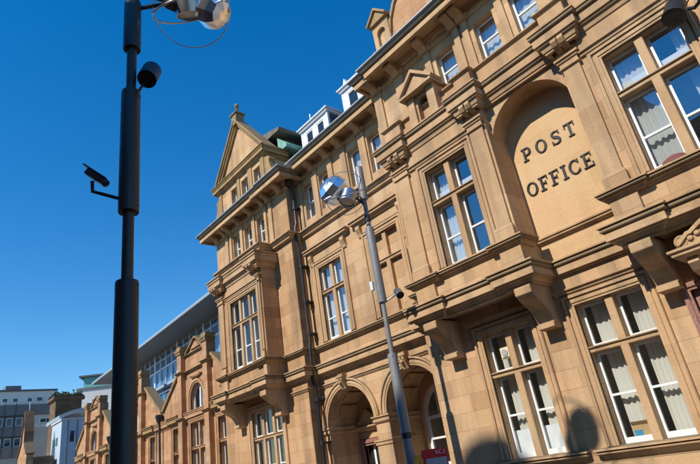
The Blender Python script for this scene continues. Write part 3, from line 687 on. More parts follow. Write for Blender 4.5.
# roof behind gable, with dark flat top and copper edges
m = MB(); m.add([(-21.2,YG+.4,13.4),(-16.5,YG+.4,13.5),(-18.85,YG+.4,15.6),(-21.2,10,13.4),(-16.5,10,13.5),(-18.85,10,14.2)], [(0,2,5,3),(2,1,4,5)]); 
m.add([(-21.9,WL-.6,11.25),(-14.7,WL-.6,11.25),(-14.7,10,11.5),(-21.9,10,11.5)], [(0,1,2,3)])
m.build('roof', M['slate'], po)
m = MB(); m.box(-17.0,-16.74,YG+1.3,8,13.3,14.6); m.build('attic_side', M['brownstone'], po)
m = MB(); m.prism_y([(-16.735,13.5),(-16.1,13.45),(-16.1,13.62),(-16.735,14.25)], 2.25, 8); m.build('roof', M['copper'], po)
MB().box(-16.3,-16.12,2.3,8.1,13.42,13.54).build('gutter', M['copper'], po)
m = MB(); m.prism_y([(-17.6,14.42),(-16.34,14.38),(-16.26,14.44),(-16.26,14.54),(-17.8,14.9)], YG+.62, 8.2); m.build('eave_slab', M['gutter'], po)
m = MB(); m.tube([(-16.2,4.0,13.5),(-16.25,4.0,15.9)], .022, 6); m.build('aerial', M['steel'], po)
# roofs
m = MB()
m.add([(-15.4,WM-.6,11.49),(-9.0,WM-.6,11.49),(-9.0,6.2,16.0),(-15.4,6.2,16.0)], [(0,1,2,3)])
m.add([(-9.3,WR-.6,11.50),(XR,WR-.6,11.50),(XR,6.2,16.2),(-9.3,6.2,16.2)], [(0,1,2,3)])
m.add([(-15.4,6.2,16.0),(XR,6.2,16.2),(XR,12,11.5),(-15.4,12,11.5)], [(0,1,2,3)])
m.build('roof', M['slate'], po)
m = MB(); m.box(-21.3,XR,9.5,9.8,G,11.55); m.build('wall', M['ashlar'], po)
# white dormers
def dormer(x0, x1, yf, z0, z1, wins):
    m = MB(); m.prism_y(rect(x0,x1,z0,z1), yf, yf+.1, [rect(a,b,z0+.62,z1-.16) for a,b in wins])
    m.box(x0-.03,x0+.08,yf-.02,yf+.1,z0,z1); m.box(x1-.08,x1+.03,yf-.02,yf+.1,z0,z1)
    d = m.build('dormer', M['dormer'], po, bevel=.01)
    m = MB(); m.sweep([(x0,yf+2.6),(x0,yf),(x1,yf),(x1,yf+2.6)], [(-.1,z1+.22),(.16,z1+.20),(.16,z1+.13),(.10,z1+.12),(.08,z1+.02),(-.1,z1+.0)]); m.box(x0+.05,x1-.05,yf+.05,yf+2.8,z1+.19,z1+.24); m.build('dormer_roof', M['dormer'], d, bevel=.006)
    m = MB(); m.box(x0+.02,x1-.02,yf+.101,yf+2.6,z0,z1); m.build('dormer_cheek', M['slate'], d)
    for a,b in wins:
        f = MB()
        for q in ((a,a+.05,z0+.62,z1-.16),(b-.05,b,z0+.62,z1-.16)): f.box(q[0],q[1],yf+.02,yf+.07,q[2],q[3])
        f.box(a+.05,b-.05,yf+.021,yf+.069,z1-.22,z1-.16); f.box(a+.05,b-.05,yf+.021,yf+.069,z0+.62,z0+.69)
        w = f.build('dormer_window', M['white'], d); MB().quad((a,yf+.06,z0+.62),(b,yf+.06,z0+.62),(b,yf+.06,z1-.16),(a,yf+.06,z1-.16)).build('pane', M['darkglass'], d)
dormer(-15.85,-13.95,3.0,12.6,14.15,[(-15.55,-15.05),(-14.75,-14.25)])
dormer(-12.85,-10.3,3.0,12.6,14.30,[(-12.55,-11.95),(-11.7,-11.1)])
m = MB(); m.prism_y([(-12.75,14.5),(-12.45,14.5),(-12.6,14.95)], 3.0, 3.3); m.build('dormer_finial', M['dormer'], po)

# pedimented chimney pier and big stone gable of the right pavilion
YP = 1.2
m = MB(); c0, c1 = -9.08, -8.34
m.prism_y(rect(c0,c1,11.5,13.72), YP, YP+.7, [arch(c0+.18,c1-.18,12.62,13.28,14)]); m.box(c0+.2,c1-.2,YP+.12,YP+.2,12.6,13.6)
ch = m.build('chimney_pier', M['trim'], po, bevel=.012)
m = MB(); m.prism_y([(c0-.04,13.72),(c1+.04,13.72),(c1+.04,13.80),((c0+c1)/2,14.20),(c0-.04,13.80)], YP-.10, YP+.78); m.frame([(c0-.08,13.76),((c0+c1)/2,14.24),(c1+.08,13.76)], [(-.03,-.8),(-.03,.08),(.05,.08),(.05,-.8)], YP-.1); MB().box(c0-.05,c1+.05,YP-.06,YP+.74,12.30,12.42).build('chimney_band', M['weather'], ch, bevel=.01)
m.build('chimney_pediment', M['weather'], ch, bevel=.01)
m = MB()
m.prism_y([(-8.34,11.5),(-.6,11.5),(-.6,13.0),(-1.0,13.9),(-1.6,14.6),(-4.47,18.2),(-7.34,14.6),(-7.94,13.95),(-8.20,13.5),(-8.34,12.9)], YP+.12, YP+.6)
bg = m.build('gable', M['wing'], po, bevel=.01)
m = MB(); m.frame([(-8.36,12.2),(-8.36,12.95),(-8.22,13.52),(-7.96,13.98),(-7.36,14.62),(-4.47,18.24),(-1.58,14.62),(-.98,13.9),(-.6,13.0)], [(0,-.75),(0,.06),(.10,.06),(.10,-.75)], YP+.1); m.build('coping', M['weather'], bg, bevel=.01)
m = MB(); m.prism_y([(-9.26,11.5),(-9.26,12.95),(-9.36,12.85),(-9.55,12.6),(-9.75,12.3),(-9.95,11.9),(-10.05,11.5)], YP+.1, YP+.6); m.build('scroll_volute', M['weather'], po, bevel=.02)
holes_room.build('room_interior', M['room'], po)

# --- raised letters on the panel
def stroke(mb, pts, w, y0, y1):
    n = len(pts); L_, R_ = [], []
    for i,p in enumerate(pts):
        a = pts[max(i-1,0)]; b = pts[min(i+1,n-1)]; dx, dz = b[0]-a[0], b[1]-a[1]; l = math.hypot(dx,dz) or 1
        ww = w[i] if isinstance(w, list) else w
        L_.append((p[0]-dz/l*ww/2, p[1]+dx/l*ww/2)); R_.append((p[0]+dz/l*ww/2, p[1]-dx/l*ww/2))
    vs = [(x,y0,z) for x,z in L_]+[(x,y0,z) for x,z in R_]+[(x,y1,z) for x,z in L_]+[(x,y1,z) for x,z in R_]
    fs = []
    for i in range(n-1): fs += [(i,i+1,n+i+1,n+i),(2*n+i,2*n+i+1,3*n+i+1,3*n+i),(i,i+1,2*n+i+1,2*n+i),(n+i,n+i+1,3*n+i+1,3*n+i)]
    fs += [(0,n,3*n,2*n),(n-1,2*n-1,4*n-1,3*n-1)]
    mb.add(vs, fs)
def glyph(ch, x, z, h, k=1.0):
    """slab-serif capital: stem, hairline and serif strokes at slightly different reliefs"""
    mb = MB(); st, hl, sf = .165*h, .085*h, .08*h
    lay = [0]
    def s(pts, w):
        lay[0] += 1; d = .022+.0018*lay[0]
        q = [(x+px*h*k, z+pz*h) for px,pz in pts]; stroke(mb, q, w, NB-d, NB+.01)
    def ser(px, pz, w=.40): s([(px-w/2,pz),(px+w/2,pz)], sf)
    def ell(cx, cz, rx, rz, a0, a1, wmin, wmax, n=28):
        pts, ws = [], []
        for i in range(n+1):
            a = R(a0+(a1-a0)*i/n); pts.append((cx+rx*math.cos(a), cz+rz*math.sin(a))); ws.append(wmin+(wmax-wmin)*abs(math.cos(a))**1.3)
        s(pts, ws)
    if ch == 'O': ell(.42,.5,.34,.45,90,450,hl,st); adv = .84
    elif ch == 'C': ell(.42,.5,.34,.45,40,320,hl,st); s([(.70,.98),(.70,.70)], hl*.8); s([(.70,.30),(.70,.10)], hl*.6); adv = .80
    elif ch == 'I': s([(.2,.03),(.2,.97)], st); ser(.2,.045,.40); ser(.2,.955,.40); adv = .40
    elif ch == 'P': s([(.2,.03),(.2,.97)], st); ser(.2,.045,.44); s([(0,.955),(.42,.955)], sf); ell(.42,.70,.22,.255,90,-90,hl,st); s([(.2,.445),(.42,.445)], sf); adv = .72
    elif ch == 'F': s([(.2,.03),(.2,.97)], st); ser(.2,.045,.44); s([(0,.955),(.66,.955)], sf); s([(.64,1.0),(.64,.72)], hl*.8); s([(.2,.50),(.50,.50)], sf); s([(.50,.62),(.50,.38)], hl*.7); adv = .70
    elif ch == 'E': s([(.2,.03),(.2,.97)], st); s([(0,.955),(.66,.955)], sf); s([(0,.045),(.70,.045)], sf); s([(.64,1.0),(.64,.74)], hl*.8); s([(.67,0),(.67,.28)], hl*.8); s([(.2,.50),(.50,.50)], sf); s([(.50,.61),(.50,.39)], hl*.7); adv = .72
    elif ch == 'T': s([(.36,.03),(.36,.97)], st); ser(.36,.045,.42); s([(0,.955),(.72,.955)], sf); s([(.03,1.0),(.03,.70)], hl*.8); s([(.69,1.0),(.69,.70)], hl*.8); adv = .72
    elif ch == 'S':
        pts = [(.60,.76),(.56,.88),(.46,.94),(.33,.95),(.19,.91),(.12,.80),(.14,.68),(.24,.58),(.38,.51),(.51,.43),(.58,.32),(.57,.18),(.47,.08),(.32,.05),(.18,.07),(.10,.15),(.06,.27)]
        ws = [.5,.55,.5,.5,.7,.95,1.05,1.1,1.1,1.1,1.05,.95,.7,.5,.5,.55,.5]
        s(pts, [q*st for q in ws]); s([(.62,.98),(.62,.70)], hl*.7); s([(.05,.02),(.05,.32)], hl*.7); adv = .66
    return mb, adv*k
def word(txt, x0, x1, z, h):
    adv = {'P':.72,'O':.84,'S':.66,'T':.72,'F':.70,'I':.40,'C':.80,'E':.72}
    k = .96; tot = sum(adv[c] for c in txt)*h*k; gap = (x1-x0-tot)/(len(txt)-1); x = x0
    for c in txt:
        mb, a = glyph(c, x, z, h, k); mb.build('letter', M['letter'], po); x += a*h+gap
word('POST', -5.25, -3.86, 6.06, .35)
word('OFFICE', -5.40, -3.74, 5.165, .35)

# --- black floodlight on a curved bracket, fixed to the pilaster
m = MB(); c = Vector((-1.13,-.02,6.62)); ax = Vector((-.55,-.75,-.35)).normalized()
m.lathe([(.02,.34),(.10,.33),(.16,.26),(.185,.18),(.19,-.10),(.205,-.11),(.205,-.16),(.17,-.17),(.02,-.14)], c-Vector((0,0,.0)), 22, (.25,.45,.86))
fl = m.build('wall_floodlight', M['dark'], po, smooth=True)
m = MB(); m.tube([(-.55,OB-.06,6.95),(-.60,.02,6.93),(-.66,-.10,6.78),(-.68,-.14,6.60),(-.74,-.12,6.46),(-.84,-.08,6.44),(-.93,-.04,6.52)], .035, 10); m.lathe([(.10,-.02),(.10,.03),(.05,.05)], (-.55,OB-.07,6.95), 14, (0,-1,0)); m.build('bracket', M['dark'], fl, smooth=True)
m = MB(); m.tube([(-.93,-.04,6.62),(-.80,-.06,6.72),(-.68,-.10,6.64)], .014, 8); m.build('cable', M['dark'], fl, smooth=True)

# extractor fan in the pane of the left ground floor window
m = MB(); x, y, z = -7.18, WR+.22, 1.93
m.box(x-.14,x+.14,y-.02,y+.02,z-.14,z+.14); m.box(x-.11,x+.11,y-.045,y-.02,z-.11,z+.11)
fan = m.build('extractor_fan', M['cream'], po, bevel=.01)
m = MB(); m.lathe([(.0,0),(.075,0),(.085,.012),(.075,.016),(.0,.012)], (x,y-.045,z), 18, (0,-1,0)); m.build('fan_grille', M['screen'], fan)
m = MB(); m.box(-.17,.17,-.02,.02,0,0.001)

# things standing inside on the window sills
bx = thing('cardboard_box', 'open brown cardboard box with blue label behind the ground floor window glass', 'box', (-4.72, WR+.48, -.36))
m = MB(); x, y, z = -4.72, WR+.42, -.42
for q in ((x-.2,x+.24,y-.13,y-.12),(x-.2,x+.24,y+.12,y+.13),(x-.2,x-.19,y-.12,y+.12),(x+.23,x+.24,y-.12,y+.12)): m.box(q[0],q[1],q[2],q[3],z,z+.36)
m.box(x-.19,x+.23,y-.119,y+.119,z+.002,z+.012); m.quad((x-.2,y-.13,z+.36),(x+.24,y-.13,z+.36),(x+.26,y-.19,z+.43),(x-.18,y-.19,z+.43))
m.build('carton', M['card'], bx); m = MB(); m.box(x-.18,x-.02,y-.134,y-.1305,z+.17,z+.27); m.box(x+.14,x+.235,y-.134,y-.1305,z+.10,z+.30); m.build('label_patch', M['blue'], bx)
m = MB(); m.lathe([(0,0),(.26,0),(.28,.05),(.24,.14),(.15,.2),(0,.22)], (-2.23,OB+.36,4.16), 20)
tag(m.build('cushion', M['maroon'], None, smooth=True), 'rounded maroon cushion on the sill inside the large upper window', 'cushion')

# ------------------------------------------------------------------ gabled stone wing to the left
wg = thing('gabled_stone_wing', 'low row of three steep sandstone gables left of the post office', 'building', (-36, 3, G))
WY = 2.2
m = MB(); CX = (-25.72, -34.2, -41.9)
out = [(-21.0,G),(-21.0,4.0)]
for c in CX: out += [(c+4.12,4.3),(c+1.7,6.1),(c-1.7,6.1),(c-4.12,4.3)]
out += [(-46.1,4.2),(-46.1,G)]
holes = []
for c in CX:
    holes += [arch(c-.66,c+.74,3.55,4.35,16), rect(c-.75,c+.85,-.3,3.2), rect(c-2.85,c-2.1,-.3,3.2)]
holes += [rect(CX[0]+2.15,CX[0]+2.95,-.3,3.05)]+[rect(c+2.5,c+3.2,-.3,3.2) for c in CX[1:]]
m.prism_y(out, WY, WY+.35, holes)
m.build('wall', M['wing'], wg, bevel=.01)
room_po = holes_room; holes_room = MB()
for c in CX:
    g = MB()
    g.prism_y(rect(c-1.4,c+1.4,6.0,6.75), WY+.001, WY+.4)
    g.prism_y([(c-1.15,6.75),(c+1.15,6.75),(c,7.42)], WY+.03, WY+.38)
    gb = g.build('gable', M['wing'], wg, bevel=.01)
    m = MB(); m.frame([(c-1.24,6.74),(c,7.48),(c+1.24,6.74)], [(-.02,-.4),(-.02,.10),(-.10,.10),(-.12,.02),(-.12,-.4)], WY)
    m.sweep([(c-1.3,WY),(c+1.3,WY)], shift(STRING,6.55,1.4)); m.sweep([(c-1.3,WY),(c+1.3,WY)], shift(STRING,5.70,1.8))
    m.frame([(c+1.72,6.06),(c+4.14,4.26)], [(0,-.45),(0,.12),(.14,.12),(.14,-.45)], WY); m.frame([(c-4.14,4.26),(c-1.72,6.06)], [(0,-.45),(0,.12),(.14,.12),(.14,-.45)], WY)
    m.build('coping', M['weather'], gb, bevel=.012)
    for a,b in ((c-1.70,c-1.24),(c+1.24,c+1.70)):
        m = MB(); m.box(a,b,WY-.26,WY+.22,G,6.75); p = m.build('pilaster', M['wing'], gb, bevel=.012)
        m = MB(); m.sweep([(a,WY+.22),(a,WY-.26),(b,WY-.26),(b,WY+.22)], [(-.1,7.02),(.11,7.0),(.11,6.9),(.07,6.88),(.07,6.8),(.03,6.74),(-.1,6.74)]); m.box(a-.03,b+.03,WY-.29,WY+.24,7.01,7.18)
        m.build('pilaster_cap', M['weather'], p, bevel=.01)
        for z in (5.72,3.42): MB().sweep([(a,WY+.02),(a,WY-.26),(b,WY-.26),(b,WY+.02)], shift(STRING,z,1.5)).build('pilaster_band', M['weather'], p, bevel=.01)
    # tympanum leaf ornament and swag
    m = MB()
    MB().prism_y([(c-.55,6.84),(c+.55,6.84),(c,7.18)], WY-.04, WY+.04).build('tympanum_panel', M['wing'], gb)
    for i in range(7): m.lathe([(0,-.04),(.08,-.03),(.12,0),(.08,.03),(0,.04)], (c-.45+.17*i, WY-.03, 5.42-.12*math.sin(math.pi*i/6)), 8)
    m.lathe([(0,-.08),(.12,-.05),(.16,0),(.1,.06),(0,.08)], (c+.06,WY-.05,5.35), 10)
    m.build('carved_swag', M['wing'], gb)
    # arched window with ring
    a,b = c-.66,c+.74; cx = (a+b)/2; rr = (b-a)/2
    f = MB(); f.frame([(a,3.55)]+arc(cx,4.35,rr,16)+[(b,3.55)], [(0,-.16),(0,-.22),(-.08,-.22),(-.08,-.16)], WY); f.box(cx-.05,cx+.07,WY+.16,WY+.22,3.55,4.98); f.box(a+.02,b-.02,WY+.16,WY+.22,3.55,3.66)
    w = f.build('arched_window', M['white'], gb)
    MB().prism_y([(a+.02,3.57)]+arc(cx,4.35,rr-.02,16)+[(b-.02,3.57)], WY+.19, WY+.195).build('pane', M['glass'], w)
    room(a,b,3.6,4.9,WY+.351,1.0)
    m = MB(); m.frame([(a,3.55)]+arc(cx,4.35,rr,16)+[(b,3.55)], [(0,-.05),(0,.05),(.08,.05),(.09,.09),(.2,.09),(.2,-.05)], WY); m.build('arch_ring', M['wing'], w)
for c in CX:
    for (a,b) in ((c-.75,c+.85),(c-2.85,c-2.1),(c+2.15,c+2.95) if c == CX[0] else (c+2.5,c+3.2)):
        zt = 3.05 if (c == CX[0] and a > c+2) else 3.2
        window(wg, a, b, -.3, zt, WY, 2 if b-a > 1.2 else 1, 1.95, .7, cur='net', cover=.45, archi=.8, trim='wing', mw=.15)
m = MB(); m.sweep([(-46.1,WY),(-21.4,WY)], shift(CORNICE,3.30,.55)); m.build('string_course', M['wing'], wg, bevel=.006)
for c in CX:
    for q in (c-2.5, c+2.6): MB().sweep([(q-.7,WY),(q+.7,WY)], shift(CORNICE,3.32,.9)).build('window_hood', M['weather'], wg, bevel=.006)
for x in (-29.96,-38.05):
    m = MB(); m.lathe([(.07,3.72),(.10,3.8),(.19,4.02),(.20,4.18),(.17,4.18)], (x,WY-.22,0), 12); m.tube([(x,WY-.2,3.75),(x,WY-.14,G)], .06, 10)
    d = m.build('downpipe', M['iron'], wg, smooth=True)
m = MB()
for c in CX:
    m.add([(c-4.15,WY+.3,4.02),(c+4.15,WY+.3,4.02),(c+4.15,9,4.02),(c-4.15,9,4.02)], [(0,1,2,3)])
m.build('roof', M['slate'], wg)
MB().box(-46.1,-46.2,WY+.35,9,G,4.1).build('wall', M['wing'], wg)
holes_room.build('room_interior', M['room'], wg)
# glazed link between gables: railings and panes on the roof behind
m = MB()
for x in [-22-.9*i for i in range(27)]: m.box(x-.03,x+.03,5.0,5.06,4.0,6.6)
for z in (5.3,6.6): m.box(-46,-21.6,5.0,5.07,z-.04,z+.04)
rl = m.build('roof_balustrade', M['steel'], wg); MB().box(-46,-21.6,5.10,5.12,4.0,6.5).build('pane', M['glassblue'], rl)

# ------------------------------------------------------------------ glass fronted modern building behind
gl = thing('glass_fronted_building', 'modern glazed building with wide overhanging flat metal roof behind the stone gables', 'building', (-45, 12, G))
def gp(x, off=0): return 9.03-.0403*(x+37.7)+off      # eave line, a little out of square with the street
xs = (-72.0,-18.0)
m = MB()
top, bot = 14.46, 14.20
m.add([(xs[0],gp(xs[0]),bot),(xs[1],gp(xs[1]),bot),(xs[1],gp(xs[1],9),bot+.0),(xs[0],gp(xs[0],9),bot),(xs[0],gp(xs[0]),top-.06),(xs[1],gp(xs[1]),top-.06),(xs[1],gp(xs[1],9),top+.8),(xs[0],gp(xs[0],9),top+.8)],
      [(0,1,2,3),(4,5,6,7),(1,2,6,5),(3,0,4,7)])
m.build('soffit_roof', M['soffit'], gl)
m = MB(); m.sweep([(xs[0],gp(xs[0],9)),(xs[0],gp(xs[0])),(xs[1],gp(xs[1]))], [(-.01,bot-.03),(.05,bot-.03),(.08,bot+.10),(.05,top-.04),(-.01,top-.04)]); m.build('fascia', M['fascia'], gl)
D = 2.9
m = MB(); m.add([(xs[0]+1.5,gp(xs[0],D),G),(xs[1],gp(xs[1],D),G),(xs[1],gp(xs[1],D),bot),(xs[0]+1.5,gp(xs[0],D),bot),(xs[0]+1.5,gp(xs[0],9),G),(xs[0]+1.5,gp(xs[0],9),bot)], [(0,1,2,3),(0,3,5,4)])
m.build('glazing', M['glassblue'], gl)
MB().add([(xs[0]+1.6,gp(xs[0],D+.6),G),(xs[1],gp(xs[1],D+.6),G),(xs[1],gp(xs[1],D+.6),bot),(xs[0]+1.6,gp(xs[0],D+.6),bot)], [(0,1,2,3)]).build('dark_interior', M['room'], gl)
m = MB(); x = xs[0]+1.5; i = 0
while x < xs[1]:
    w = .24 if i % 4 == 0 else .06
    y = gp(x,D); m.box(x-w/2,x+w/2,y-.12,y+.03,8.2,bot); x += 1.6; i += 1
def rail(z, h, d0=.10):
    m.add([(xs[0]+1.5,gp(xs[0],D-d0),z),(xs[1],gp(xs[1],D-d0),z),(xs[1],gp(xs[1],D+.02),z),(xs[0]+1.5,gp(xs[0],D+.02),z),(xs[0]+1.5,gp(xs[0],D-d0),z+h),(xs[1],gp(xs[1],D-d0),z+h),(xs[1],gp(xs[1],D+.02),z+h),(xs[0]+1.5,gp(xs[0],D+.02),z+h)],
          [(0,1,2,3),(4,5,6,7),(0,1,5,4),(1,2,6,5),(3,0,4,7)])
for z,h in ((12.35,.14),(13.35,.04),(10.30,.12)): rail(z,h)
m.build('mullion', M['dormer'], gl)
m = MB(); m.add([(xs[0]+1.5,gp(xs[0],D-.13),13.75),(xs[1],gp(xs[1],D-.13),13.75),(xs[1],gp(xs[1],D-.13),bot),(xs[0]+1.5,gp(xs[0],D-.13),bot)], [(0,1,2,3)]); m.build('dark_band', M['greyr'], gl)
x = -66; 
while x < -24:
    m = MB(); y = gp(x,D); m.add([(x,y-1.5,9.72),(x+4.4,y-1.7,9.72),(x+4.4,y,9.95),(x,y,9.95),(x,y-1.5,9.98),(x+4.4,y-1.7,9.98),(x+4.4,y,10.25),(x,y,10.25)], [(0,1,2,3),(4,5,6,7),(0,1,5,4),(1,2,6,5),(3,0,4,7)])
    m.build('balcony_canopy', M['fascia'], gl); x += 5.2
m = MB(); m.box(xs[0]+1.5,-22,gp(-50,D)-.6,gp(-50,D)-.25,G,8.9); m.build('lower_wall', M['greyr'], gl)

# ------------------------------------------------------------------ distant buildings at the end of the street
def facade_x(par, x, y0, y1, z0, z1, mat, depth=14, name='wall'): return MB().box(x-depth, x, y0, y1, z0, z1).build(name, mat, par)
def winx(par, x, y0, y1, z0, z1, fm='white'):
    f = MB(); f.box(x-.05,x+.06,y0,y0+.08,z0,z1); f.box(x-.05,x+.06,y1-.08,y1,z0,z1); f.box(x-.05,x+.05,y0+.08,y1-.08,z0,z0+.08); f.box(x-.05,x+.05,y0+.08,y1-.08,z1-.08,z1)
    w = f.build('window', M[fm], par); MB().box(x-.04,x+.03,y0+.08,y1-.08,z0+.08,z1-.08).build('pane', M['darkglass'], w)
wb = thing('white_apartment_block', 'white rendered block with one small window and a teal set back top storey', 'building', (-88, 14, G))
def turned(par, name, mat, p0, ang, L_, depth, z0, z1, out=0):
    d = Vector((math.sin(R(ang)), math.cos(R(ang)))); n = Vector((d.y,-d.x)); q = Vector(p0)+n*out
    P = [q, q+d*L_, q+d*L_-n*depth, q-n*depth]
    return MB().add([(p.x,p.y,z0) for p in P]+[(p.x,p.y,z1) for p in P], [(0,3,2,1),(4,5,6,7),(0,1,5,4),(1,2,6,5),(2,3,7,6),(3,0,4,7)]).build(name, mat, par)
wp, wa = (-84.4, 12.0), 30
dv = Vector((math.sin(R(wa)), math.cos(R(wa))))
def along(t): return (wp[0]+dv.x*t, wp[1]+dv.y*t)
turned(wb, 'wall', M['render'], wp, wa, 9, 12, G, 15.85)
turned(wb, 'roof_edge', M['greyr'], along(-.15), wa, 9.3, 12.2, 15.85, 16.1, .15)
turned(wb, 'top_storey', M['tealr'], along(-.6), wa, 11, 8, 16.1, 18.6, -5)
turned(wb, 'roof_edge', M['slate'], along(-1.2), wa, 12, 9, 18.6, 18.85, -4.5)
w = turned(wb, 'window', M['white'], along(1.9), wa, .80, .3, 13.6, 14.45, .05); turned(w, 'pane', M['darkglass'], along(1.98), wa, .64, .3, 13.68, 14.37, .07)
turned(wb, 'stair_wall', M['greyr'], along(-2.3), wa, 2.25, 6, G, 15.2, -.6)
turned(wb, 'stair_roof', M['slate'], along(-2.5), wa, 2.6, 6.4, 15.2, 15.45, .1)
for t in (-2.2,-1.7,-1.2,-.7): turned(wb, 'baluster', M['render'], along(t), wa, .12, .1, 13.2, 15.19, -.3)

gb_ = thing('grey_balcony_block', 'long grey and white flats with dark recessed balcony bands at street end', 'building', (-105, 8, G))
facade_x(gb_, -100, 4.0, 12.7, G, 18.9, M['render'])
MB().box(-114.2,-99.8,3.8,12.95,18.9,19.15).build('roof_edge', M['slate'], gb_)
for z0,z1,mt in ((15.2,16.75,'greyr'),(13.4,15.2,'slate'),(12.1,13.4,'greyr'),(10.4,12.1,'slate'),(9.0,10.4,'greyr')):
    MB().box(-99.99,-99.5 if mt == 'greyr' else -99.85,4.0,9.6 if z0 < 15 else 12.6,z0,z1).build('balcony_band', M[mt], gb_)
facade_x(gb_, -99.9, 9.3, 12.6, G, 13.2, M['beige'], 3, 'lower_wall')
for y,z in ((9.9,17.2),(10.5,13.8),(11.4,13.8)): winx(gb_, -99.9+(.02 if z > 14 else .6), y, y+.95, z, z+.75)
for y in (4.3,9.0): MB().tube([(-99.4,y,7),(-99.4,y,17)], .07, 8).build('drain_pipe', M['render'], gb_)
m = MB(); m.box(-99.2,-96,4.8,8.6,G,8.6); m.build('lower_wall', M['beige'], gb_); winx(gb_, -95.99, 5.6, 6.9, 6.6, 7.8)
m = MB(); m.box(-95.9,-95.3,4.2,8.0,5.2,5.9); m.build('garage_band', M['slate'], gb_)

bb = thing('pale_blue_bay_block', 'pale blue clad corner bay with dark windows and curved white canopy above', 'building', (-62, 5, G))
MB().box(-63.6,-60,4.35,6.9,4.0,8.45).build('wall', M['bluewall'], bb)
MB().box(-63.7,-59.9,4.25,7.0,8.45,8.62).build('roof_edge', M['render'], bb)
winx(bb, -60, 5.05, 5.6, 6.3, 7.5, 'bluewall')
for y in (4.9,5.75): MB().box(-60.0,-59.95,y,y+.06,4.0,8.44).build('panel_joint', M['greyr'], bb)
for x in (-62.9,-61.7):
    f = MB(); f.box(x,x+.55,4.28,4.36,6.3,7.0); w = f.build('window', M['darkglass'], bb)
m = MB()
pr = []
for i in range(9): pr.append((4.4+.45*i, 9.0+.75*math.sin(math.pi*(i+.6)/12)))
pr += [(y,z-.35) for y,z in pr[::-1]]
m.prism_x(pr, -66.5, -61.2); m.build('canopy', M['fascia'], bb)

tw = thing('brown_stone_stack', 'broad brown stone stack with plants growing along its broken top', 'tower', (-71, 7, G))
MB().box(-72.6,-70,5.95,8.75,G,12.4).build('wall', M['brownstone'], tw, bevel=.05)
MB().sweep([(-72.6,9),(-72.6,5.95),(-70,5.95),(-70,9)], [(-.1,12.55),(.28,12.5),(.28,12.25),(.1,12.1),(-.1,12.1)]).build('cornice', M['brownstone'], tw)
m = MB(); m.box(-72.85,-69.75,5.75,8.9,12.42,12.62)
for i in range(130):
    a = (-72.8+3.0*random.random(), 5.8+3.0*random.random(), 12.45); hgt = .25+.5*random.random()
    for j in range(5):
        d = Vector((random.uniform(-1,1),random.uniform(-1,1),random.uniform(.3,1.2)))*.22; p = Vector(a)+Vector((0,0,hgt*random.random())); q = Vector((random.uniform(-1,1),random.uniform(-1,1),random.uniform(-1,1)))*.14
        m.add([tuple(p),tuple(p+d*.5+q),tuple(p+d),tuple(p+d*.5-q)], [(0,1,2,3)])
m.build('plants', M['moss'], tw)

for z in (17.2,):
    for y in (5.2,6.6,8.6): winx(gb_, -99.98, y, y+.8, z, z+.7)
for z0 in (13.5,10.5):
    for y in (4.7,6.0,7.3,8.4): winx(gb_, -99.84, y, y+.9, z0+.15, z0+1.35)
for y in (4.15,5.6,7.1,8.9): MB().box(-99.6,-99.4,y,y+.10,9.0,17.0).build('balcony_post', M['slate'], gb_)
for z in (16.78,13.42,10.42): MB().box(-99.46,-99.40,4.0,9.6,z,z+.06).build('handrail', M['lead'], gb_)
MB().box(-108,-103,6.0,8.2,19.15,20.4).build('plant_room', M['greyr'], gb_)
sg = thing('far_stone_gable', 'narrow far stone gable with pinnacle and rounded shoulders beyond the wing', 'building', (-60, 2, G))
m = MB()
m.prism_y([(-64.6,G),(-60.9,G),(-60.9,5.7),(-61.5,6.3),(-62.05,6.8),(-62.15,7.9),(-62.4,8.7),(-62.65,9.5),(-62.9,8.7),(-63.15,7.9),(-63.25,6.8),(-63.9,6.3),(-64.6,5.7)], 1.7, 2.3)
m.build('wall', M['wing'], sg, bevel=.03)
m = MB(); m.frame([(-64.7,5.7),(-63.95,6.33),(-63.28,6.85),(-63.18,7.9),(-62.92,8.75),(-62.65,9.55),(-62.38,8.75),(-62.12,7.9),(-62.02,6.85),(-61.45,6.33),(-60.8,5.7)], [(0,-.7),(0,.12),(.12,.12),(.12,-.7)], 1.7); m.build('coping', M['brownstone'], sg)  # dark stone here and on the wall behind paints in the gable's shade
MB().box(-64.6,-60.9,2.31,4.0,G,5.4).build('wall', M['brownstone'], sg)

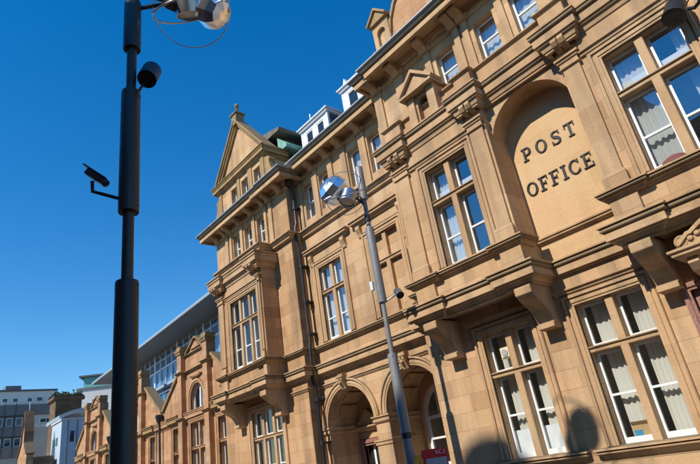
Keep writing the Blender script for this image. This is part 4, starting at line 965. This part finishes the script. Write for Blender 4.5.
# ------------------------------------------------------------------ lamp posts
def lamp_post(loc, label, mat, k=1.0, zb=2.37):
    px, py = loc
    t = thing('lamp_post', label, 'lamp post', (px,py,G), 'stepped street light masts')
    o = lambda x,y,z: (px+x, py+y, z)
    m = MB(); m.lathe([(r*k,h) for r,h in [(.148,G),(.148,zb-.03),(.143,zb),(.078,zb+.01),(.076,zb+.01)]], (px,py,0), 24); m.build('base_shaft', M[mat], t, smooth=True)
    m = MB(); m.lathe([(r*k,h) for r,h in [(.076,zb+.01),(.076,3.70)]], (px,py,0), 20); m.build('neck', M[mat], t, smooth=True)
    m = MB(); m.lathe([(r*k,h) for r,h in [(.08,3.67),(.135,3.67),(.14,3.70),(.14,5.72),(.135,5.76),(.075,5.77)]], (px,py,0), 24); m.build('middle_shaft', M[mat], t, smooth=True)
    m = MB(); m.lathe([(r*k,h) for r,h in [(.075,5.77),(.075,6.68)]], (px,py,0), 20); m.build('neck', M[mat], t, smooth=True)
    m = MB(); m.lathe([(r*k,h) for r,h in [(.08,6.62),(.13,6.62),(.135,6.66),(.135,7.62),(.12,7.66),(.03,7.67)]], (px,py,0), 24); m.build('top_shaft', M[mat], t, smooth=True)
    for z in (zb-.07,3.76,5.66,6.72):
        for j in range(4):
            a = math.pi/4+j*math.pi/2; r = k*(.147 if z < 3 else .139 if z < 6 else .134)
            m = MB(); m.lathe([(.014,-.004),(.014,.008),(.006,.011)], (px+r*math.cos(a), py+r*math.sin(a), z), 8, (math.cos(a),math.sin(a),0)); m.build('bolt', M[mat], t)
    return t, o
def mirror_head(c, ax, r, n=9):
    return MB().lathe([(.05*r,-.95*r),(.42*r,-.86*r),(.78*r,-.55*r),(1.0*r,-.08*r),(.93*r,.36*r),(.66*r,.68*r),(.30*r,.84*r),(.05*r,.86*r)], c, n, ax)
def cluster(t, arm0, arm1, c, ringc, ring_r, ring_ax, ring_ax2, mir, mir_ax, mir_r, drum, drum_ax, drum_r):
    m = MB()
    for a in (arm0, arm1): m.tube([a, tuple((Vector(a)*.4+Vector(c)*.6)), c], .035, 8)
    m.box(c[0]-.09,c[0]+.09,c[1]-.09,c[1]+.09,c[2]-.09,c[2]+.09)
    hd = m.build('lamp_arm', M['dark'], t, smooth=True)
    m = MB(); m.torus(ringc, ring_r, .018, ring_ax, 56); m.torus(ringc, ring_r*.97, .010, ring_ax2, 48); m.build('ring_guard', M['steel'], hd, smooth=True)
    mh = mirror_head(mir, mir_ax, mir_r).build('mirror_reflector', M['mirror'], t)
    m = MB(); a = Vector(mir_ax).normalized(); m.lathe([(.16*mir_r,-.2*mir_r),(.42*mir_r,-1.15*mir_r),(.30*mir_r,-1.3*mir_r),(.05*mir_r,-1.32*mir_r)], mir, 14, mir_ax); m.build('mirror_mount', M['dark'], mh, smooth=True)
    r = drum_r
    d = MB().lathe([(.05*r,-1.1*r),(.7*r,-1.05*r),(.95*r,-.8*r),(r,.7*r),(.93*r,.72*r),(.9*r,.55*r),(.02*r,.5*r)], drum, 22, drum_ax).build('spotlight', M['steel'], t, smooth=True)
    MB().lathe([(.9*r,.50*r),(.88*r,.58*r),(.02*r,.62*r)], drum, 20, drum_ax).build('lens', M['lamplens'], d, smooth=True)
    m = MB(); m.tube([c, tuple((Vector(c)+Vector(drum))/2+Vector((0,0,.06))), drum], .025, 8); m.tube([c, mir], .04, 8); m.build('spot_bracket', M['dark'], hd, smooth=True)
def small_flood(t, root, elbow, c, ax, r, L_, mat):
    m = MB(); m.tube([root, elbow, c], .022, 8); b = m.build('floodlight_arm', M[mat], t, smooth=True)
    d = MB().lathe([(.02,-L_/2),(r*.85,-L_/2),(r,-L_/2+.03),(r,L_/2),(r*.92,L_/2),(r*.9,L_/2-.05),(.02,L_/2-.06)], c, 22, ax).build('floodlight', M[mat], t, smooth=True)
    MB().lathe([(r*.89,L_/2-.045),(.02,L_/2-.04)], c, 20, ax).build('lens', M['dark'], d)

p1, o1 = lamp_post((-6.77,-7.71), 'tall dark stepped lamp post in the foreground with camera and floodlight', 'pole_shaded', 1.0, 2.65)
cluster(p1, (-6.77,-7.71,7.5), (-6.77,-7.71,7.9), (-6.40,-7.18,7.62), (-6.30,-6.88,7.56), .66, (.30,-.45,.84), (-.75,.35,.55), (-6.12,-6.58,7.54), (.55,.45,-.70), .33, (-6.32,-6.92,7.62), (-.35,.30,-.88), .24)
small_flood(p1, (-6.75,-7.68,5.62), (-6.66,-7.58,5.86), (-6.59,-7.49,6.08), (.34,-.34,-.86), .145, .42, 'dark')
m = MB(); m.tube([(-6.80,-7.80,3.88),(-6.90,-8.02,3.96),(-6.95,-8.14,4.0),(-6.955,-8.15,4.16)], .026, 8); ca = m.build('camera_arm', M['dark'], p1, smooth=True)
def obox(mb, c, ax, l, w, h, up=(0,0,1)):
    ax = Vector(ax).normalized(); sd = ax.cross(Vector(up)).normalized(); u = sd.cross(ax); c = Vector(c)
    return mb.add([tuple(c+ax*sx*l/2+sd*sy*w/2+u*sz*h/2) for sz in (-1,1) for sx,sy in ((-1,-1),(1,-1),(1,1),(-1,1))], [(0,3,2,1),(4,5,6,7),(0,1,5,4),(1,2,6,5),(2,3,7,6),(3,0,4,7)])
cax = (Vector((-6.82,-8.02,4.10))-Vector((-6.97,-8.21,4.31))).normalized()
m = MB(); obox(m, (-6.895,-8.115,4.205), cax, .34, .11, .10); cc = m.build('security_camera', M['dark'], p1, bevel=.012)
m = MB(); obox(m, Vector((-6.895,-8.115,4.27))-cax*.01, cax, .42, .14, .02); m.build('sun_shield', M['dark'], cc, bevel=.006)
m = MB(); m.lathe([(.02,0),(.05,0),(.05,.03),(.02,.03)], Vector((-6.895,-8.115,4.205))+cax*.165, 12, cax); m.build('lens', M['darkglass'], cc)

p2, o2 = lamp_post((-9.15,-.60), 'stepped metal lamp post standing close to the arched porch', 'pole_sunlit', .8)
cluster(p2, (-9.15,-.60,7.05), (-9.15,-.60,6.45), (-9.36,-.84,6.86), (-9.47,-.96,6.90), .62, (.30,-.45,.84), (-.75,.35,.55), (-9.72,-1.12,7.06), (-.20,-.72,.66), .46, (-9.33,-1.02,6.68), (-.10,-.35,-.93), .23)
small_flood(p2, (-9.12,-.57,3.66), (-8.98,-.50,3.72), (-8.72,-.42,3.80), (.62,-.35,-.70), .10, .27, 'steel')
m = MB(); m.box(-9.33,-9.23,-.78,-.70,4.02,4.26); m.build('control_box', M['dormer'], p2, bevel=.01)
m = MB(); m.lathe([(.055,5.95),(.085,5.95),(.085,6.12),(.055,6.12)], (-9.15,-.60,0), 20); m.build('clamp_band', M['dark'], p2)
m = MB(); m.lathe([(.115,.42),(.130,.44),(.130,.54),(.115,.56)], (-9.15,-.60,0), 20); m.build('clamp_band', M['dark'], p2)

# ------------------------------------------------------------------ small red information post
rs = thing('information_post', 'small red topped notice post with amber side in front of the porch window', 'sign', (-8.27,-.78,G))
u = Vector((.74,.67,0)).normalized(); nrm = Vector((.67,-.74,0)).normalized(); c0 = Vector((-8.27,-.78,0))
def slab(mb, a0, a1, d0, d1, z0, z1):
    P = [c0+u*a+nrm*d for a,d in ((a0,d1),(a1,d1),(a1,d0),(a0,d0))]
    mb.add([(p.x,p.y,z0) for p in P]+[(p.x,p.y,z1) for p in P], [(0,3,2,1),(4,5,6,7),(0,1,5,4),(1,2,6,5),(2,3,7,6),(3,0,4,7)])
m = MB(); slab(m,-.27,.27,-.09,.09,-.035,.12); m.build('header', M['red'], rs, bevel=.008)
m = MB(); slab(m,-.26,.26,-.08,.08,G,-.036); m.build('post_body', M['red'], rs)
m = MB(); slab(m,-.20,.24,.081,.088,-1.0,-.06); m.build('notice', M['screen'], rs)
m = MB(); slab(m,-.42,-.272,-.095,.07,-1.3,.04); m.build('side_panel', M['amber'], rs)
def tl(m, a, z, b, z2, w=.012):
    d = Vector((b-a, z2-z)); d.normalize(); n = Vector((-d.y,d.x))*w/2
    q = [(a+n.x,z+n.y),(b+n.x,z2+n.y),(b-n.x,z2-n.y),(a-n.x,z-n.y)]
    m.add([tuple(c0+u*x+nrm*.0935+Vector((0,0,zz))) for x,zz in q], [(0,1,2,3)])
z0, z1 = .01, .085
for strokes in (((.03,z1,.05,z0),(.052,z0,.075,z1)), ((.15,z1,.105,z1-.012),(.105,z1-.010,.105,z0+.010),(.105,z0+.012,.15,z0)), ((.21,z1,.21,z0+.012),(.21,z0+.012,.18,z0))):
    m = MB()
    for q in strokes: tl(m, *q)
    m.build('letter', M['white'], rs)

# ------------------------------------------------------------------ ground, street and the facing side of the street (behind the camera)
struct(MB().add([(-900,-900,G-.16),(900,-900,G-.16),(900,900,G-.16),(-900,900,G-.16)], [(0,1,2,3)]).build('ground', M['ground']))
struct(MB().box(-140,60,-11.8,-2.2,G-.155,G-.12).build('road', M['asphalt']))
struct(MB().box(-140,60,-2.2,1.1,G-.16,G).build('pavement', M['paving']))
struct(MB().box(-140,60,-15.9,-11.8,G-.16,G).build('pavement', M['paving']))
op = thing('facing_brick_building', 'dark brick building across the street with a round domed turret', 'building', (-10,-20,G))
YO = -16.0
zt = lambda z: z-YO+.95                       # height that throws a shadow at z on the front of the post office
for xa,xb,zr in ((-42,-11.6,10.6),(-11.6,-6.0,zt(-1.15)),(-6.0,10,zt(-4.6))):
    ho = []; x = xa+1.2
    while x+1.5 < xb:
        for j in range(4):
            if 2.5+3.3*j < zr-1: ho.append(rect(x, x+1.3, .2+3.3*j, 2.2+3.3*j))
        x += 2.9
    m = MB(); m.prism_y(rect(xa,xb,G,zr), YO-.4, YO, ho); wl_ = m.build('wall', M['brick'], op)
    MB().quad((xa,YO-.3,G),(xb,YO-.3,G),(xb,YO-.3,zr-.3),(xa,YO-.3,zr-.3)).build('window', M['darkglass'], op)
    MB().box(xa,xb,-26,YO-.5,G,zr-.6).build('roof', M['slate'], op)
m = MB(); m.lathe([(1.36,G),(1.36,zt(-.9)),(1.42,zt(-.85)),(1.40,zt(-.7)),(1.36,zt(-.45)),(1.27,zt(-.15)),(1.10,zt(.15)),(.85,zt(.38)),(.5,zt(.53)),(.1,zt(.58))], (-9.0,YO-1.0,0), 28); m.build('turret', M['brick'], op, smooth=True)
# ------------------------------------------------------------------ camera, sun, sky
cam = bpy.data.cameras.new('camera'); co = bpy.data.objects.new('camera', cam); COL.objects.link(co); S.camera = co
from mathutils import Matrix
r_ = Vector((.63187289,.76085754,-.14775809)); u_ = Vector((.39813404,-.15505926,.90412716)); f_ = Vector((-.66500071,.63012096,.40090103))
co.matrix_world = Matrix(((r_.x,u_.x,-f_.x,0),(r_.y,u_.y,-f_.y,-10),(r_.z,u_.z,-f_.z,H),(0,0,0,1)))
cam.sensor_width = 36; cam.lens = 27.445; cam.clip_start = .1; cam.clip_end = 3000
sd = Vector((.05,1,-1.0)).normalized()
sl = bpy.data.lights.new('sun','SUN'); sl.energy = 4.7; sl.angle = R(.7); sl.color = (1,.94,.84)
so = bpy.data.objects.new('sun', sl); COL.objects.link(so); so.rotation_euler = sd.to_track_quat('-Z','Y').to_euler(); so.location = (0,-40,60)
w = bpy.data.worlds.new('World'); S.world = w; w.use_nodes = True; nt = w.node_tree
sky = nt.nodes.new('ShaderNodeTexSky'); sky.sky_type = 'NISHITA'; sky.sun_disc = False
sky.sun_elevation = math.asin(-sd.z); sky.sun_rotation = math.atan2(-sd.x, -sd.y)
sky.air_density = 1.15; sky.dust_density = 0; sky.ozone_density = 3.2; sky.altitude = 50
bg = nt.nodes['Background']; hs = nt.nodes.new('ShaderNodeHueSaturation'); hs.inputs['Saturation'].default_value = 1.41; hs.inputs['Hue'].default_value = .502; hs.inputs['Value'].default_value = 1.22; hs.inputs['Value'].default_value = 1.0
nt.links.new(sky.outputs[0], hs.inputs['Color']); nt.links.new(hs.outputs[0], bg.inputs[0]); bg.inputs[1].default_value = .15
S.view_settings.view_transform = 'Standard'; S.view_settings.look = 'None'; S.view_settings.exposure = .18; S.view_settings.gamma = 1; S.view_settings.use_curve_mapping = False
S.render.engine = 'CYCLES'
S.cycles.max_bounces = 8; S.cycles.transparent_max_bounces = 12
